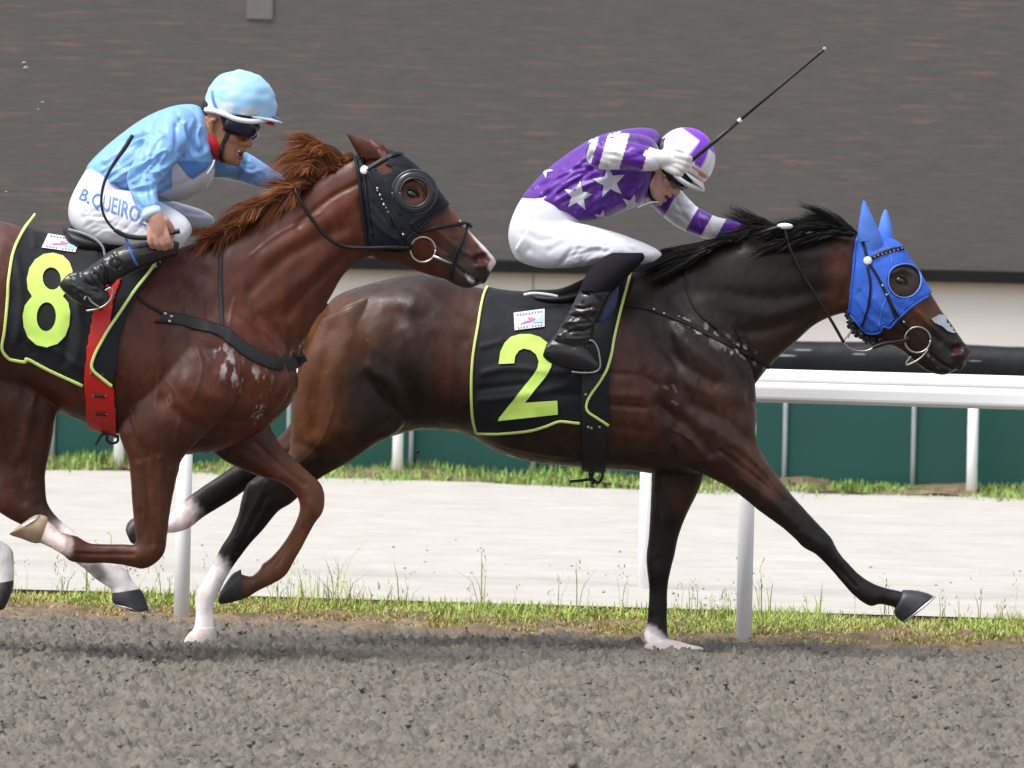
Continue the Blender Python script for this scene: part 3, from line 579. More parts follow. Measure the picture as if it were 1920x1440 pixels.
# ---------------------------------------------------------------- chestnut horse, number 8
Y8 = 28.8
trunk8 = [(-238, 545, -230, 640, 0, .05), (-215, 492, -225, 690, 0, .15), (-170, 448, -190, 725, 0, .215), (-90, 418, -90, 752, 0, .265, .05), (0, 415, 0, 742, 0, .275, .1), (60, 432, 70, 752, 0, .27, .12), (130, 448, 140, 785, 0, .285, .15), (200, 450, 215, 812, 0, .292, .16), (260, 462, 285, 836, 0, .28, .18), (310, 470, 350, 852, 0, .255, .22), (360, 470, 420, 842, 0, .23, .22), (420, 490, 480, 815, 0, .205, .1), (480, 545, 525, 780, 0, .175), (525, 610, 552, 745, 0, .12), (548, 660, 560, 715, 0, .05)]
neck8 = [(280, 490, 430, 810, 0, .15), (325, 470, 500, 760, 0, .155), (375, 452, 550, 690, 0, .145), (430, 432, 578, 622, 0, .12), (490, 402, 612, 570, 0, .10), (550, 362, 640, 522, 0, .09), (605, 322, 668, 492, 0, .083), (650, 298, 690, 482, 0, .082), (680, 292, 700, 478, 0, .07)]
head8 = [(668, 300, 688, 430, 0, .05), (690, 290, 692, 462, 0, .085), (722, 283, 700, 482, 0, .098), (762, 298, 722, 490, 0, .105), (800, 333, 752, 494, 0, .10), (838, 380, 778, 506, 0, .078), (866, 416, 806, 516, 0, .062), (892, 446, 834, 524, 0, .056), (912, 466, 858, 536, 0, .057), (925, 482, 880, 540, 0, .05), (931, 492, 905, 530, 0, .03)]
lip8 = [(908, 500, 895, 520, 0, .03), (918, 500, 903, 532, 0, .034), (922, 506, 910, 530, 0, .02)]
fore8n = [(420, 620, 300, 660, .05, .02), (470, 680, 255, 730, .09), (440, 760, 225, 800, .10), (350, 850, 228, 830, .082), (335, 885, 241, 866, .068), (325, 925, 246, 915, .058), (319, 960, 249, 955, .05), (314, 1000, 252, 990, .045), (309, 1035, 255, 1010, .043), (292, 1056, 252, 1020, .042), (268, 1066, 242, 1021, .038), (244, 1062, 226, 1020, .030), (200, 1056, 200, 1020, .027), (160, 1056, 168, 1018, .029), (133, 1052, 145, 1006, .035), (117, 1040, 128, 1002, .033), (100, 1030, 112, 996, .029), (84, 1022, 98, 984, .031), (74, 1018, 88, 974, .032)]
fore8f = [(500, 700, 400, 740, .07), (505, 790, 385, 820, .08), (522, 828, 402, 850, .07), (548, 857, 440, 874, .058), (580, 886, 490, 894, .05), (602, 908, 530, 906, .045), (609, 935, 556, 930, .043), (605, 960, 562, 955, .041), (590, 982, 552, 984, .033), (573, 1013, 532, 1018, .028), (555, 1045, 508, 1046, .028), (537, 1077, 492, 1058, .033), (515, 1093, 486, 1068, .033), (484, 1108, 472, 1080, .029), (462, 1121, 456, 1078, .031), (450, 1122, 448, 1074, .032)]
hind8n = [(-60, 470, -200, 500, .06), (30, 590, -232, 610, .115), (70, 680, -225, 710, .125), (110, 745, -170, 780, .11), (103, 790, -70, 810, .085), (97, 830, -15, 850, .066), (88, 870, -3, 880, .054), (85, 907, -12, 915, .047), (90, 945, -16, 945, .044), (108, 970, 10, 968, .038), (128, 988, 50, 990, .032), (160, 1012, 95, 1025, .030), (190, 1034, 128, 1046, .030), (222, 1056, 160, 1068, .033), (240, 1074, 178, 1084, .037), (248, 1088, 196, 1096, .033), (256, 1098, 208, 1104, .032), (263, 1108, 211, 1114, .034)]
hind8f = [(-40, 560, -180, 600, .10), (-60, 680, -240, 700, .11), (-130, 780, -250, 780, .09), (-160, 830, -250, 840, .065), (-165, 880, -242, 890, .047), (-150, 920, -225, 930, .043), (-110, 950, -170, 965, .032), (-60, 985, -110, 1005, .030), (-5, 1010, -55, 1040, .034), (22, 1030, -20, 1060, .037), (26, 1058, -14, 1075, .033), (26, 1080, -14, 1090, .033), (24, 1094, -14, 1100, .034)]
shld8 = [(345, 530, 300, 585, -.05, .03), (390, 545, 285, 635, -.10, .075), (460, 595, 285, 710, -.155, .09), (520, 650, 310, 780, -.155, .09), (545, 720, 350, 820, -.135, .07), (520, 770, 400, 830, -.11, .03)]
ear8n = [(676, 300, 716, 298, -.055, .02), (668, 286, 706, 278, -.058, .024), (660, 272, 688, 264, -.062, .019), (653, 259, 667, 256, -.064, .010), (648, 249, 653, 248, -.065, .004)]
ear8f = [(700, 296, 738, 292, .045, .02), (696, 280, 722, 274, .05, .022), (692, 268, 706, 265, .055, .012), (690, 261, 694, 260, .058, .004)]
P8 = [loft(trunk8, Y8, 110, 10), loft(neck8, Y8, 72, 10), loft(head8, Y8, 60, 8, pw=.85), loft(lip8, Y8, 16), loft(leg(fore8n, -.20), Y8), loft(leg(fore8f, .13), Y8), loft(leg(hind8n, -.07), Y8), loft(leg(hind8f, .14), Y8), loft(shld8, Y8), loft(mir(shld8), Y8), loft(ear8n, Y8, 14), loft(ear8f, Y8, 14)]
st8 = [([(340, 540), (420, 620), (520, 690)], 16, -7, b_), ([(310, 560), (330, 660), (310, 740)], 18, -5, n_), ([(350, 580), (370, 640), (400, 690)], 10, -4, n_), ([(375, 560), (390, 620), (430, 680)], 10, 4, n_), ([(350, 720), (430, 760), (500, 760)], 20, 7, n_), ([(300, 750), (370, 800), (420, 812)], 12, -6, n_), ([(400, 790), (470, 790), (520, 775)], 8, -5, n_), ([(235, 760), (250, 820), (270, 850)], 14, -7, n_),
    ([(275, 860), (278, 950), (285, 1020)], 6, -4, n_), ([(300, 860), (300, 950), (302, 1010)], 7, 4, n_), ([(258, 870), (262, 950)], 7, 3, n_), ([(250, 1040), (150, 1038)], 4, -3, n_), ([(480, 830), (520, 868), (570, 908)], 6, -4, 'f'), ([(450, 850), (500, 880)], 7, 3, 'f'), ([(568, 990), (520, 1060)], 4, -3, 'f'), ([(580, 940), (590, 960)], 7, 3, 'f'),
    ([(470, 545), (540, 480), (640, 430)], 13, -6, b_), ([(540, 590), (590, 530), (660, 470)], 11, -7, b_), ([(450, 600), (520, 560), (620, 480)], 16, 4, b_), ([(560, 420), (620, 370), (680, 340)], 6, -5, b_), ([(500, 480), (580, 430), (660, 380)], 14, 4, b_), ([(675, 380), (690, 430)], 10, -6, b_), ([(480, 600), (500, 660), (545, 690)], 10, -5, n_), ([(560, 640), (520, 720), (490, 780)], 10, -5, n_),
    ([(856, 500), (880, 520), (903, 532)], 2.6, -7, b_), ([(897, 487), (908, 485)], 8, -13, b_), ([(903, 474)], 6, 4, b_), ([(917, 484)], 6, 4, b_), ([(895, 498), (912, 498)], 5, 5, b_), ([(815, 430), (855, 462), (885, 480)], 5, 4, b_), ([(810, 450), (850, 490)], 7, -4, b_), ([(815, 470), (840, 480)], 4, 2.5, n_), ([(735, 420), (760, 470)], 16, 5, b_), ([(772, 362)], 13, -6, b_), ([(758, 350), (774, 342), (790, 350)], 5, 6, b_),
    ([(20, 560), (10, 660), (60, 740)], 22, -7, n_), ([(10, 600), (60, 700)], 20, 4, n_), ([(70, 700), (60, 760), (40, 850)], 10, 5, n_), ([(30, 880), (45, 940)], 8, -4, n_), ([(60, 915), (65, 935)], 9, 4, n_)] + [(p, 2.6, 1.7, b_) for p in ([(800, 410), (825, 432), (845, 460), (850, 485)], [(825, 432), (855, 445)], [(800, 455), (825, 478), (842, 500)], [(440, 560), (430, 620), (450, 680), (440, 740)], [(360, 620), (380, 690), (360, 750)], [(300, 700), (340, 760), (330, 820)], [(262, 870), (272, 930), (268, 990)], [(318, 880), (308, 950)], [(520, 845), (555, 880), (585, 905)], [(575, 960), (560, 1000), (530, 1050)], [(500, 700), (515, 740), (500, 775)], [(230, 700), (240, 770), (260, 820)], [(60, 620), (80, 690), (60, 760)], [(40, 800), (60, 860), (50, 920)], [(470, 480), (520, 440), (600, 400)], [(200, 1036), (140, 1032)], [(520, 600), (535, 650), (520, 690)])] + [([(330 + 14 * k, 545 + 6 * k), (340 + 12 * k, 600 + 8 * k)], 5, -2.2, n_) for k in range(5)]
soft8 = [(650, 490, 60, 6), (680, 320, 50, 4), (380, 845, 50, 8), (330, 555, 80, 45), (395, 555, 70, 30), (530, 700, 60, 6), (90, 760, 60, 6), (250, 830, 45, 5)]
V8, F8 = body_mesh(P8, Y8, st8, soft8)
ch = (.080, .021, .0095)
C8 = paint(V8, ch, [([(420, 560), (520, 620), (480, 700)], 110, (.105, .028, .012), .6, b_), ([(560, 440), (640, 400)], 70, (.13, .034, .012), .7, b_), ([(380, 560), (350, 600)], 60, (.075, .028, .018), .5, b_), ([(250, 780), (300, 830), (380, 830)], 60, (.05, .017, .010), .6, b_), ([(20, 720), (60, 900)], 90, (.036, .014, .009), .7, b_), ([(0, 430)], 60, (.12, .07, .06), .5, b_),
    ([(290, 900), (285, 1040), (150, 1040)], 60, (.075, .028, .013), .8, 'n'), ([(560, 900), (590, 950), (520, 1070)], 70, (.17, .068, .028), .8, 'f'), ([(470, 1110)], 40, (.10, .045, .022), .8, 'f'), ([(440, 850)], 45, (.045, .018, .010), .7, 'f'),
    ([(108, 1022), (80, 992)], 34, (.66, .52, .48), 1.3, (-.5, -.13)), ([(138, 1000), (200, 1060), (250, 1110)], 66, (.62, .55, .55), 1.3, (-.125, 0)), ([(190, 1078), (178, 1066)], 18, (.10, .09, .09), .8, (-.125, 0)), ([(90, 960), (60, 960)], 38, (.045, .018, .010), .8, (-.125, 0)), ([(0, 1020), (15, 1080)], 48, (.62, .58, .58), 1.3, 'f'),
    ([(855, 480), (880, 520), (900, 520)], 46, (.030, .022, .020), .92, b_), ([(845, 440)], 34, (.085, .034, .020), .7, b_), ([(850, 395), (885, 440)], 22, (.16, .06, .025), .6, b_), ([(868, 414), (892, 443), (925, 482)], 8, (.75, .70, .68), 1, b_), ([(926, 490), (920, 502)], 9, (.70, .52, .50), 1, b_), ([(858, 505), (875, 518), (898, 534)], 4, (.6, .57, .55), .7, 'nF'),
    ([(896, 486), (909, 484)], 14, (.014, .010, .010), .95, b_), ([(899, 487), (906, 486)], 8, (.26, .06, .05), .85, b_), ([(776, 360)], 34, (.12, .05, .028), .9, b_), ([(773, 364)], 17, (.03, .016, .012), .9, b_), ([(650, 250), (690, 290)], 12, (.06, .024, .014), .6, b_),
    ([(415, 665), (430, 690), (455, 705)], 18, (.50, .46, .45), .7, 'nF'), ([(503, 700), (492, 745), (482, 782)], 8, (.52, .48, .47), .7, 'nF'), ([(440, 690), (472, 704)], 11, (.5, .46, .45), .6, 'nF'), ([(555, 660), (562, 640)], 8, (.5, .48, .48), .7, 'nF'), ([(318, 740), (322, 755), (316, 760), (312, 748), (318, 740)], 2.5, (.2, .1, .08), .6, n_), ([(296, 700), (290, 760)], 2.5, (.16, .08, .06), .4, n_)], Y8)
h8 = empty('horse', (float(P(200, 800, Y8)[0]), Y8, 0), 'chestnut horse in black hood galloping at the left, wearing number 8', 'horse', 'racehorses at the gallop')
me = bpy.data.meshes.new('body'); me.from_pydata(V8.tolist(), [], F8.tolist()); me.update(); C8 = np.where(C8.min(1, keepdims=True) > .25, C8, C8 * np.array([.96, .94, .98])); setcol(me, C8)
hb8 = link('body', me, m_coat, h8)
B8 = bvh(V8, F8)
hoofset([([(76, 1018, 90, 972, .034), (62, 1018, 84, 967, .044), (40, 1010, 66, 966, .050), (24, 1005, 44, 980, .054), (18, 1002, 30, 990, .045)], m_hoof_l, -.20),
    ([(455, 1124, 452, 1068, .034), (440, 1128, 446, 1070, .044), (422, 1132, 434, 1078, .050), (412, 1132, 420, 1098, .054), (409, 1126, 412, 1112, .03)], m_hoof_d, .13),
    ([(262, 1104, 210, 1112, .036), (268, 1112, 210, 1124, .046), (275, 1130, 214, 1132, .052), (279, 1143, 228, 1138, .056), (278, 1148, 244, 1145, .04)], m_hoof_d, -.07),
    ([(26, 1088, -14, 1094, .036), (24, 1102, -16, 1108, .046), (18, 1122, -26, 1130, .052), (8, 1142, -34, 1150, .054)], m_hoof_d, .14)], Y8, h8)
V, Fs = loft([(22, 1003, 80, 968, -.20, .052), (18, 1000, 77, 964, -.20, .05)], Y8, 24, 2); mesh('horseshoe', V, Fs, m_shoe, h8)
V, Fs = loft([(280, 1146, 216, 1132, -.07, .056), (280, 1149, 215, 1135, -.07, .054)], Y8, 24, 2); mesh('horseshoe', V, Fs, m_shoe, h8)
eye(772, 364, Y8, B8, .021, h8)
# ================================================================ tack helpers
def largest(Fs, n):
    lab = np.arange(n)
    while True:
        m = lab[Fs].min(1); new = lab.copy()
        for k in range(Fs.shape[1]): np.minimum.at(new, Fs[:, k], m)
        new = new[new]
        if (new == lab).all(): break
        lab = new
    c = np.bincount(lab[Fs[:, 0]], minlength=n); return Fs[lab[Fs[:, 0]] == c.argmax()]
def shell(V, Fa, poly, off, holes=(), it=3, extra=None, sub_y=None):
    x, y = PIX(V); ok = inpoly(x, y, poly)
    for (cx, cy, rx, ry) in holes: ok &= ((x - cx) / rx) ** 2 + ((y - cy) / ry) ** 2 > 1
    if extra is not None: ok &= extra
    fm = ok[Fa].all(1); Fs = largest(Fa[fm], len(V)); idx = np.unique(Fs); mp = np.full(len(V), -1); mp[idx] = np.arange(len(idx))
    N = normals(V, Fa)[idx]; Vs = V[idx] + N * off; Fs = mp[Fs]
    for _ in range(it): Vs = smooth(Vs, Fs, 1, .5, None, False)
    return Vs, Fs
def shell_obj(name, V, Fs, mt, parent, th=.005):
    me = bpy.data.meshes.new(name); me.from_pydata(V.tolist(), [], Fs.tolist()); me.update()
    o = link(name, me, mt, parent); solid(o, th, -1.0); return o
def surf_path(path, B, off, sub=8, far=False, yguess=None):
    pp = cat_rom(path, sub) if len(path) > 2 else np.array([np.array(path[0]) * (1 - t) + np.array(path[1]) * t for t in np.linspace(0, 1, sub * 2)])
    Q = []; NN = []
    for px, py in pp:
        h, n = hit(B, px, py, far); Q.append(h); NN.append(n)
    good = [i for i, q in enumerate(Q) if q is not None]
    if not good: return None, None
    for i in range(len(Q)):
        if Q[i] is None:
            j = min(good, key=lambda g: abs(g - i)); Q[i] = P(pp[i][0], pp[i][1], Q[j][1]); NN[i] = NN[j]
    Q = np.array(Q); NN = np.array(NN)
    for _ in range(3):
        NN[1:-1] = (NN[:-2] + NN[1:-1] * 2 + NN[2:]) / 4; Q[1:-1, 1] = (Q[:-2, 1] + Q[1:-1, 1] * 2 + Q[2:, 1]) / 4
    NN /= np.linalg.norm(NN, axis=1)[:, None] + 1e-9
    return Q + NN * off, NN
def strap(name, path, w, B, mt, parent, off=.002, th=.005, sub=8, far=False):
    Q, NN = surf_path(path, B, off, sub, far)
    if Q is None: return None
    T = np.gradient(Q, axis=0); T /= np.linalg.norm(T, axis=1)[:, None] + 1e-9
    Sd = np.cross(T, NN); Sd /= np.linalg.norm(Sd, axis=1)[:, None] + 1e-9
    w = np.interp(np.linspace(0, 1, len(Q)), np.linspace(0, 1, np.size(w)), np.atleast_1d(w)); R = []
    for q, n, s_, ww in zip(Q, NN, Sd, w):
        R.append([q + s_ * ww / 2 * a + n * th * b for a, b in ((-1, 0), (-.98, .8), (-.8, 1), (.8, 1), (.98, .8), (1, 0), (1, -.4), (-1, -.4))])
    return mesh(name, *rings(np.array(R)), mt, parent)
def strap2(*a, **k): strap(*a, **k); strap(*a, far=True, **k)
def subdiv2d(loops, L):
    bm = bmesh.new(); ed = []
    for lp in loops:
        vs = [bm.verts.new((x, -y, 0)) for x, y in lp]
        ed += [bm.edges.new((vs[i], vs[(i + 1) % len(vs)])) for i in range(len(vs))]
    bmesh.ops.triangle_fill(bm, use_beauty=True, use_dissolve=False, edges=ed)
    for _ in range(6):
        e = [x for x in bm.edges if x.calc_length() > L]
        if not e: break
        bmesh.ops.subdivide_edges(bm, edges=e, cuts=1); bmesh.ops.triangulate(bm, faces=bm.faces)
    bm.verts.index_update(); X = np.array([(v.co.x, -v.co.y) for v in bm.verts]); Fs = [[v.index for v in f.verts] for f in bm.faces]; bm.free()
    return X, Fs
def patch(name, loops, B, mt, parent, off=.003, th=.003, L=9):
    X, Fs = subdiv2d(loops, L); V = np.zeros((len(X), 3)); ok = np.ones(len(X), bool)
    for i, (px, py) in enumerate(X):
        h, n = hit(B, px, py)
        if h is None: ok[i] = False
        else:
            d = CAMV - Vector(h); d.normalize(); V[i] = h + np.array(d) * off * .6 + n * off * .6
    Fs = [f for f in Fs if all(ok[j] for j in f)]
    if not Fs: return None
    idx = sorted({j for f in Fs for j in f}); mp = {j: i for i, j in enumerate(idx)}; Fs = [[mp[j] for j in f] for f in Fs]; V = V[idx]
    n0 = np.cross(V[Fs[0][1]] - V[Fs[0][0]], V[Fs[0][2]] - V[Fs[0][0]])
    if n0[1] > 0: Fs = [f[::-1] for f in Fs]
    return mesh(name, V, Fs, mt, parent)
def ring_path(c, n, R, k=40, up=(0, 0, 1)):
    n = np.array(n, float); n /= np.linalg.norm(n); u = np.cross(n, up); u /= np.linalg.norm(u); v = np.cross(n, u)
    a = np.linspace(0, 2 * np.pi, k + 1); return np.array(c) + R * (np.cos(a)[:, None] * u + np.sin(a)[:, None] * v)
def torus(name, c, n, R, r, mt, parent, k=40, sy=1.0):
    pts = ring_path(c, n, R, k); pts[:, 2] = c[2] + (pts[:, 2] - c[2]) * sy
    return mesh(name, *tube(pts, r, 8), mt, parent)
def tub(name, path, Ys, r, mt, parent, sub=8, n=8):
    Ys = np.broadcast_to(Ys, (len(path),)); pts = [P(a, b, y) for (a, b), y in zip(path, Ys)]
    return mesh(name, *tube(pts, r, n, sub), mt, parent)
def star(cx, cy, R, rot=0, k=.42):
    return [(cx + (R if i % 2 == 0 else R * k) * math.cos(rot + i * math.pi / 5 - math.pi / 2), cy + (R if i % 2 == 0 else R * k) * math.sin(rot + i * math.pi / 5 - math.pi / 2)) for i in range(10)]
def ellp(cx, cy, rx, ry, rot=0, k=28):
    return [(cx + rx * math.cos(t) * math.cos(rot) - ry * math.sin(t) * math.sin(rot), cy + rx * math.cos(t) * math.sin(rot) + ry * math.sin(t) * math.cos(rot)) for t in np.linspace(0, 2 * np.pi, k, endpoint=False)]
def disc(name, px, py, B, R, mt, parent, th=.008, far=False):
    h, n = hit(B, px, py, far)
    if h is None: return
    n = np.array([n[0] * .4, n[1], n[2] * .4]); n /= np.linalg.norm(n)
    return mesh(name, *tube([h - n * .004, h + n * th * .7, h + n * th, h + n * th * 1.01], [R, R, R * .8, R * .3], 20), mt, parent)
m_cloth = mat('saddle_cloth', (.007, .008, .011), .65, .25, bump=[(300, .15, .001), (7, .25, .03)], sheen=.1)
m_lime = mat('lime_vinyl', (.56, .80, .15), .5, .4, var=.06, varscale=20)
m_pipe = mat('lime_piping', (.64, .78, .24), .5, .4)
m_label = mat('white_label', (.76, .77, .82), .5, .4)
m_red = mat('red_elastic', (.55, .015, .012), .42, .45, bump=[(90, .1, .002)])
m_blkw = mat('black_webbing', (.012, .012, .013), .5, .4, bump=[(200, .2, .001)])
m_leather = mat('black_leather', (.010, .009, .009), .42, .3, bump=[(160, .12, .001)], var=.3, varscale=20)
m_boot = mat('boot_leather', (.012, .012, .014), .26, .6, bump=[(26, .22, .012), (110, .1, .002)])
m_steel = mat('steel', (.42, .41, .39), .3, .5, metal=1)
m_bluehood = mat('blue_hood', (.035, .125, .60), .6, .3, bump=[(420, .4, .0015), (18, .3, .015)], var=.15, varscale=14)
m_blueear = mat('blue_ear_cover', (.09, .22, .70), .6, .3, bump=[(420, .4, .0015), (25, .2, .01)], var=.15, varscale=20)
m_bluelight = mat('blue_hood_binding', (.12, .24, .70), .5, .4)
m_blkhood = mat('black_hood', (.008, .009, .017), .6, .25, bump=[(300, .12, .001), (12, .12, .02)])
m_cup = mat('blinker_plastic', (.016, .018, .022), .16, .6)
m_cupr = mat('blinker_rim', (.03, .034, .04), .3, .5)
m_disc = mat('white_rosette', (.72, .74, .76), .35, .5)
m_navy = mat('navy_flap', (.012, .028, .10), .4, .5)
m_grey = mat('grey_tape', (.33, .38, .44), .6, .3, var=.15, varscale=40)
m_pink = mat('print_pink', (.62, .18, .42), .5, .3); m_cyan = mat('print_cyan', (.35, .68, .86), .5, .3); m_ink = mat('print_ink', (.25, .22, .4), .5, .3)
GR = 'race numbers worn by the horses'
def patchlabel(parent, B, quad):
    q = np.array(quad, float); bil = lambda u, v: tuple(q[0] * (1 - u) * (1 - v) + q[1] * u * (1 - v) + q[2] * u * v + q[3] * (1 - u) * v)
    o = patch('sponsor_patch', [[tuple(p) for p in quad]], B, m_label, parent, .006, .002)
    sw = [bil(u, v) for u, v in ((.12, .74), (.38, .55), (.55, .55), (.42, .42), (.5, .36), (.72, .47), (.62, .62), (.4, .66))]
    patch('emblem', [sw], B, m_pink, parent, .009, .001); patch('emblem', [[bil(u, v) for u, v in ((.55, .7), (.8, .5), (.93, .3), (.93, .75))]], B, m_cyan, parent, .009, .001)
    for k in range(9):
        u = .1 + k * .095
        patch('lettering', [[bil(u, .10), bil(u + .055, .10), bil(u + .055, .20), bil(u, .20)]], B, m_ink, parent, .009, .001)
        if k not in (4,): patch('lettering', [[bil(u, .84), bil(u + .055, .84), bil(u + .055, .93), bil(u, .93)]], B, m_ink, parent, .009, .001)
# ================================================================ tack of number 2
CL2 = [(913, 500), (905, 560), (895, 615), (886, 680), (885, 740), (890, 785), (895, 809), (930, 811), (985, 807), (1020, 799), (1050, 788), (1087, 791), (1140, 796), (1141, 740), (1142, 690), (1148, 650), (1163, 590), (1176, 548), (1190, 507), (1200, 470)]
up2 = (V2[:, 1] < 40)
Vc, Fc = shell(V2, F2, CL2, .012, it=10)
Vc = relief(Vc, Fc, [([(905, 700), (960, 690), (1060, 700)], 7, 7, 'b'), ([(900, 730), (980, 720)], 6, -6, 'b'), ([(900, 750), (960, 745), (1080, 720)], 7, 6, 'b'), ([(920, 560), (1000, 590), (1080, 600)], 9, 6, 'b'), ([(1060, 720), (1100, 690)], 8, 6, 'n'), ([(1040, 740), (1090, 740)], 6, -5, 'n'), ([(905, 650), (940, 640)], 6, 5, 'b'), ([(1000, 640), (1070, 660)], 7, -5, 'b'), ([(930, 790), (1000, 782)], 7, 4, 'b')], Y2)
sc2 = empty('saddle_cloth', h2.location, 'black saddle cloth on the dark bay horse showing a big lime figure 2', 'saddle cloth', GR)
shell_obj('cloth', Vc, Fc, m_cloth, sc2); BC2 = bvh(Vc, Fc)
two = [(935, 683), (938, 660), (946, 643), (958, 632), (975, 627), (995, 627), (1012, 632), (1026, 642), (1035, 656), (1037, 672), (1033, 690), (1022, 708), (1000, 735), (984, 755), (1045, 751), (1046, 777), (934, 789), (936, 783), (985, 722), (1000, 703), (1008, 690), (1010, 678), (1005, 665), (995, 657), (982, 654), (973, 658), (966, 668), (964, 682)]
patch('number', [two], BC2, m_lime, sc2, .006, .002)
patchlabel(sc2, BC2, [(963, 587), (1021, 580), (1021, 613), (965, 620)])
FL2 = [(1189, 507), (1178, 540), (1167, 575), (1152, 632), (1141, 680), (1126, 712), (1108, 738), (1099, 756), (1102, 770), (1138, 792), (1143, 780), (1143, 690), (1150, 650), (1164, 592), (1178, 548), (1193, 505)]
PIP2 = [[(913, 543), (905, 560), (895, 615), (887, 680), (886, 740), (890, 785), (896, 808)], [(896, 808), (930, 810), (985, 806), (1020, 798), (1045, 789), (1060, 789), (1087, 792)], [(1190, 508), (1178, 540), (1167, 575), (1152, 632), (1141, 680), (1126, 712), (1108, 738), (1099, 756), (1102, 770), (1120, 782), (1138, 793)]]
for q in PIP2[:2]: strap2('piping', q, .0105, B2, m_pipe, sc2, off=.0135, th=.005)
strap2('piping', PIP2[2], .0105, B2, m_pipe, sc2, off=.0245, th=.005)
sa2 = empty('saddle', h2.location, 'small black racing saddle with navy flap under the rider in purple', 'saddle')
mesh('seat', *loft([(985, 546, 990, 558, 0, .03), (1000, 543, 1005, 575, 0, .11), (1050, 541, 1052, 580, 0, .15), (1100, 520, 1105, 575, 0, .15), (1150, 500, 1155, 555, 0, .11), (1172, 488, 1178, 530, 0, .05)], Y2), m_leather, sa2)
mesh('pad_edge', *tube([P(a, b, Y2 - .17) for a, b in ((982, 553), (1000, 550), (1025, 552), (1046, 556))], .006, 8, 6), m_label, sa2)
for sgn in (-1, 1):
    mesh('flap', *loft([(1165, 498, 1130, 510, sgn * .255, .012), (1162, 530, 1112, 545, sgn * .30, .013), (1156, 570, 1108, 580, sgn * .315, .013), (1142, 596, 1112, 602, sgn * .322, .012), (1128, 604, 1118, 606, sgn * .325, .006)], Y2), m_navy, sa2)
    tub('stirrup_leather', [(1112, 560), (1108, 600), (1105, 640)], Y2 + sgn * np.array([.33, .35, .36]), .006, m_leather, sa2)
    tub('stirrup_leather', [(1118, 570), (1115, 600), (1108, 645)], Y2 + sgn * np.array([.33, .345, .36]), .004, m_leather, sa2)
    tub('stirrup_iron', [(1103, 638), (1112, 640), (1120, 652), (1124, 670), (1125, 688), (1116, 697), (1095, 699), (1072, 697)], Y2 + sgn * .375, .0045, m_steel, sa2)
    tub('stirrup_iron', [(1103, 638), (1098, 650), (1096, 670), (1096, 698)], Y2 + sgn * .30, .0045, m_steel, sa2)
Vg, Fg = shell(V2, F2, [(1086, 700), (1140, 700), (1138, 905), (1089, 905)], .017, it=4); o = shell_obj('girth', Vg, Fg, m_blkw, sa2, .004); BG2 = bvh(Vg, Fg)
for q in (V2[:, 1] < Y2, V2[:, 1] > Y2):
    Vf, Ff = shell(V2, F2, FL2, .023, it=2, extra=q); shell_obj('front_flap', Vf, Ff, m_cloth, sc2) 
for q in ((1103, 801), (1109, 803), (1124, 801), (1098, 740)): disc('rivet', q[0], q[1], BG2, .006, m_steel, sa2, .004)
for pth in ([(1112, 872), (1106, 885), (1108, 902)], [(1118, 874), (1130, 890), (1122, 905), (1112, 898)], [(1108, 898), (1090, 901), (1069, 903)], [(1115, 878), (1110, 895), (1113, 908)]): tub('girth_tie', pth, Y2 - .02, .006, m_blkw, sa2)
tub('girth_buckle', [(1104, 868), (1110, 866), (1114, 872), (1106, 875)], Y2 - .06, .004, m_steel, sa2)
br2 = empty('breastplate', h2.location, 'black breast strap flecked with sweat across the shoulder of number 2', 'breastplate')
strap2('strap', [(1165, 572), (1195, 576), (1232, 584)], .010, B2, m_leather, br2)
strap2('strap', [(1226, 582), (1250, 590), (1300, 612), (1350, 638), (1400, 662), (1442, 688)], .020, B2, m_leather, br2)
strap2('neck_strap', [(1286, 505), (1288, 545), (1308, 585), (1345, 618)], .009, B2, m_leather, br2)
for q in ((1226, 580), (1245, 588)): disc('buckle', q[0], q[1], B2, .006, m_steel, br2, .008)
# bridle, hood and reins
hd2 = empty('blinker_hood', P(1660, 540, Y2), 'bright blue hood with ear covers and round eye opening on the leading dark horse', 'blinker hood', 'racing hoods')
HD2 = [(1612, 425), (1603, 465), (1599, 530), (1595, 588), (1608, 604), (1620, 618), (1632, 624), (1650, 622), (1656, 612), (1668, 614), (1676, 604), (1684, 596), (1712, 572), (1749, 549), (1775, 530), (1735, 470), (1690, 420), (1640, 420)]
x_, y_ = PIX(V2); noear = ~((V2[:, 2] > P(1640, 462, Y2)[2]) & (np.abs(V2[:, 1] - Y2) > .038) & (y_ < 448))
Vh, Fh = shell(V2, F2, HD2, .007, [(1695, 527, 29, 30)], it=4, extra=noear); Vh = relief(Vh, Fh, [([(1606, 560), (1625, 590), (1650, 612)], 3.5, 3.5, 'b'), ([(1612, 548), (1640, 585), (1668, 600)], 3.5, -3, 'b'), ([(1640, 560), (1660, 585)], 3.5, 3, 'b'), ([(1604, 500), (1612, 540)], 4, 3, 'b'), ([(1668, 562), (1690, 580)], 3.5, -3, 'b'), ([(1650, 480), (1662, 500), (1665, 530)], 3.5, 2.5, 'b'), ([(1690, 565), (1730, 552)], 3.5, 2.5, 'b'), ([(1638, 470), (1660, 462), (1685, 470)], 3.5, -2.5, 'b'), ([(1618, 590), (1632, 612)], 3, -3, 'b')], Y2); shell_obj('hood', Vh, Fh, m_bluehood, hd2, .004); BH2 = bvh(Vh, Fh)
strap2('seam', [(1655, 452), (1668, 470), (1672, 492), (1668, 515)], .003, BH2, m_bluelight, hd2, off=.0005, th=.0015)
strap2('seam', [(1668, 548), (1655, 575), (1650, 600), (1648, 620)], .003, BH2, m_bluelight, hd2, off=.0005, th=.0015)
